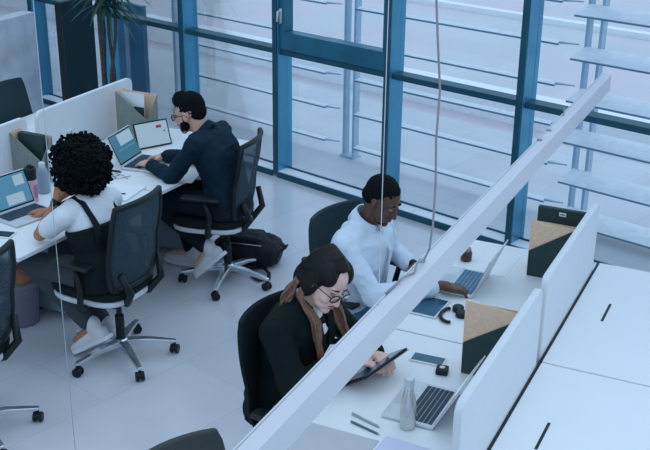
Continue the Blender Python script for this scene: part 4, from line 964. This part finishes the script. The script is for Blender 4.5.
# ------------------------------------------------------------------ floor things
t = thing('backpack', 'black backpack lying on the floor behind the bearded man\'s chair', 'bag', W(-3.31, 5.80, 0), D+0.22); t.scale = (0.90, 0.92, 0.95)
bm = newbm()
add_loft(bm, [((-0.27, 0, 0.085), (0, 1, 0), 0.09, 0.06), ((-0.22, 0, 0.10), (0, 1, 0), 0.14, 0.095), ((-0.05, 0, 0.115), (0, 1, 0), 0.155, 0.112), ((0.12, 0, 0.11), (0, 1, 0), 0.15, 0.108), ((0.20, 0, 0.10), (0, 1, 0), 0.13, 0.09), ((0.24, 0, 0.09), (0, 1, 0), 0.085, 0.06)], 24, 3.0)
fuse(obj('bag_body', bm, M_BAG, t), 0.010, 3, 0.020, 0.06)
bm = newbm(); add_loft(bm, [((-0.16, -0.02, 0.20), (0, 1, 0), 0.05, 0.01), ((-0.12, -0.02, 0.215), (0, 1, 0), 0.10, 0.025), ((0.08, -0.02, 0.218), (0, 1, 0), 0.105, 0.025), ((0.12, -0.02, 0.205), (0, 1, 0), 0.06, 0.01)], 20, 3.5); fuse(obj('front_pocket', bm, M_BAG, t), 0.008, 3, 0.01, 0.05)
bm = newbm(); add_tube(bm, [(-0.16, -0.12, 0.19), (-0.03, -0.145, 0.20), (0.12, -0.13, 0.19)], 0.004, 6); obj('zip', bm, M_STEEL, t, smooth=True)
for s_, pts in enumerate(([(0.10, -0.14, 0.06), (0.20, -0.20, 0.02), (0.22, -0.28, 0.014), (0.16, -0.33, 0.014), (0.08, -0.26, 0.016)], [(-0.2, -0.1, 0.04), (-0.10, -0.20, 0.016), (0.02, -0.20, 0.016), (0.12, -0.14, 0.04)])):
    bm = newbm(); add_tube(bm, pts, 0.016, 8, flat=0.35, ref=Vector((0, 0, 1))); obj('strap', bm, M_BAG, t, smooth=True)
bm = newbm(); add_tube(bm, [(0.23, -0.04, 0.12), (0.28, -0.03, 0.15), (0.28, 0.03, 0.15), (0.23, 0.04, 0.12)], 0.008, 8); obj('grab_handle', bm, M_BAG, t, smooth=True)

t = thing('waste_bin', 'lavender-grey bin under the left desk beside the cut-off chair', 'bin', W(-4.12, 4.40, 0), D)
bm = newbm(); add_lathe(bm, [(0.09, 0), (0.10, 0.005), (0.115, 0.27), (0.12, 0.275), (0.11, 0.275), (0.095, 0.03)], 24); obj('bin_body', bm, M_LBIN, t, smooth=True)
bm = newbm(); add_lathe(bm, [(0.12, 0.25), (0.125, 0.262), (0.118, 0.285)], 24); obj('rim', bm, M_LBIN, t, smooth=True)
bm = newbm(); add_ell(bm, (0, 0, 0.30), (0.10, 0.09, 0.07)); add_ell(bm, (0.03, 0.02, 0.34), (0.05, 0.05, 0.04)); o = fuse(obj('cloth_bag', bm, M_ORANGE), 0.01, 3, 0.02, 0.05); o.location = W(-4.12, 4.40, 0); tag(o, 'crumpled orange cloth bag sitting in the lavender-grey bin', 'cloth bag')

# ------------------------------------------------------------------ plant
t = thing('potted_dracaena', 'tall potted dracaena with thin canes and spiky leaves by the glass', 'plant', (-7.45, 5.62, 0), 0)
bm = newbm(); add_lathe(bm, [(0.16, 0), (0.17, 0.01), (0.20, 0.38), (0.205, 0.40), (0.185, 0.40), (0.18, 0.36)], 28); obj('pot', bm, M_POT, t, smooth=True)
bm = newbm(); add_lathe(bm, [(0.18, 0.35), (0.10, 0.36), (0.01, 0.365)], 20); obj('soil', bm, M_SOIL, t)
random.seed(12)
tops = []
for (x, y, tx, ty, h) in ((-0.06, 0.0, -0.08, 0.02, 1.36), (0.02, 0.03, 0.03, 0.0, 1.30), (0.05, -0.03, 0.10, 0.03, 1.45), (-0.02, -0.05, 0.0, -0.08, 1.75)):
    bm = newbm(); add_tube(bm, [(x, y, 0.34), (x*1.2, y, 0.7), (tx*0.8, ty, 1.05), (tx, ty, h)], [0.018, 0.016, 0.014, 0.012], 8); obj('stem', bm, M_TRUNK, t, smooth=True); tops.append(Vector((tx, ty, h)))
for c in tops:
    bm = newbm()
    for k in range(46):
        a = random.random()*2*PI; el = random.uniform(-0.1, 1.3); L = random.uniform(0.28, 0.44); wd = random.uniform(0.010, 0.016)
        d = Vector((math.cos(a)*math.cos(el), math.sin(a)*math.cos(el), math.sin(el))); sd = Vector((-math.sin(a), math.cos(a), 0))
        prev = None
        for j in range(7):
            s_ = j/6; p = c + d*L*s_ - Vector((0, 0, 1))*L*0.62*s_*s_*math.cos(el) + Vector((0, 0, random.uniform(-0.01, 0.01)*0)) ; w_ = wd*math.sin(PI*(0.12+0.88*s_))**0.7*(1.0 if s_ < 1 else 0.05)
            pr = [bm.verts.new(p-sd*w_), bm.verts.new(p+Vector((0, 0, -w_*0.4))), bm.verts.new(p+sd*w_)]
            if prev: bm.faces.new([prev[0], prev[1], pr[1], pr[0]]); bm.faces.new([prev[1], prev[2], pr[2], pr[1]])
            prev = pr
    obj('leaves', bm, M_LEAF, t, smooth=True)
# blue glazed screen outside behind the plant
t = thing('outdoor_panel', 'blue painted panel standing outside the glass behind the plant canes', 'panel', (-8.72, 6.80, -0.03), 0)
bm = newbm(); add_box(bm, -0.33, 0.33, -0.03, 0.03, 0.02, 1.04); obj('board', bm, mat('blue painted board', (0.07, 0.22, 0.34), 0.35, noise=0.35, scale=2.5), t, 0.004)
for x in (-0.30, 0.30):
    bm = newbm(); add_box(bm, x-0.03, x+0.03, -0.05, 0.05, 0, 0.02); obj('foot', bm, M_POST, t)

# ------------------------------------------------------------------ light
w = bpy.data.worlds.new('world'); S.world = w; w.use_nodes = True; nt = w.node_tree
bg = nt.nodes['Background']; bg.inputs['Color'].default_value = (0.555, 0.765, 1.0, 1); bg.inputs['Strength'].default_value = 1.13
sun = bpy.data.lights.new('sun', 'SUN'); so = bpy.data.objects.new('sun', sun); C.objects.link(so)
sun.energy = 0.60; sun.color = (0.80, 0.90, 1.0); sun.angle = math.radians(70)
so.rotation_euler = Vector((0.25, 0.75, 0.95)).to_track_quat('Z', 'Y').to_euler()

S.view_settings.view_transform = 'Standard'; S.view_settings.look = 'None'; S.view_settings.exposure = 0.0; S.view_settings.gamma = 1.0
S.view_settings.use_curve_mapping = False
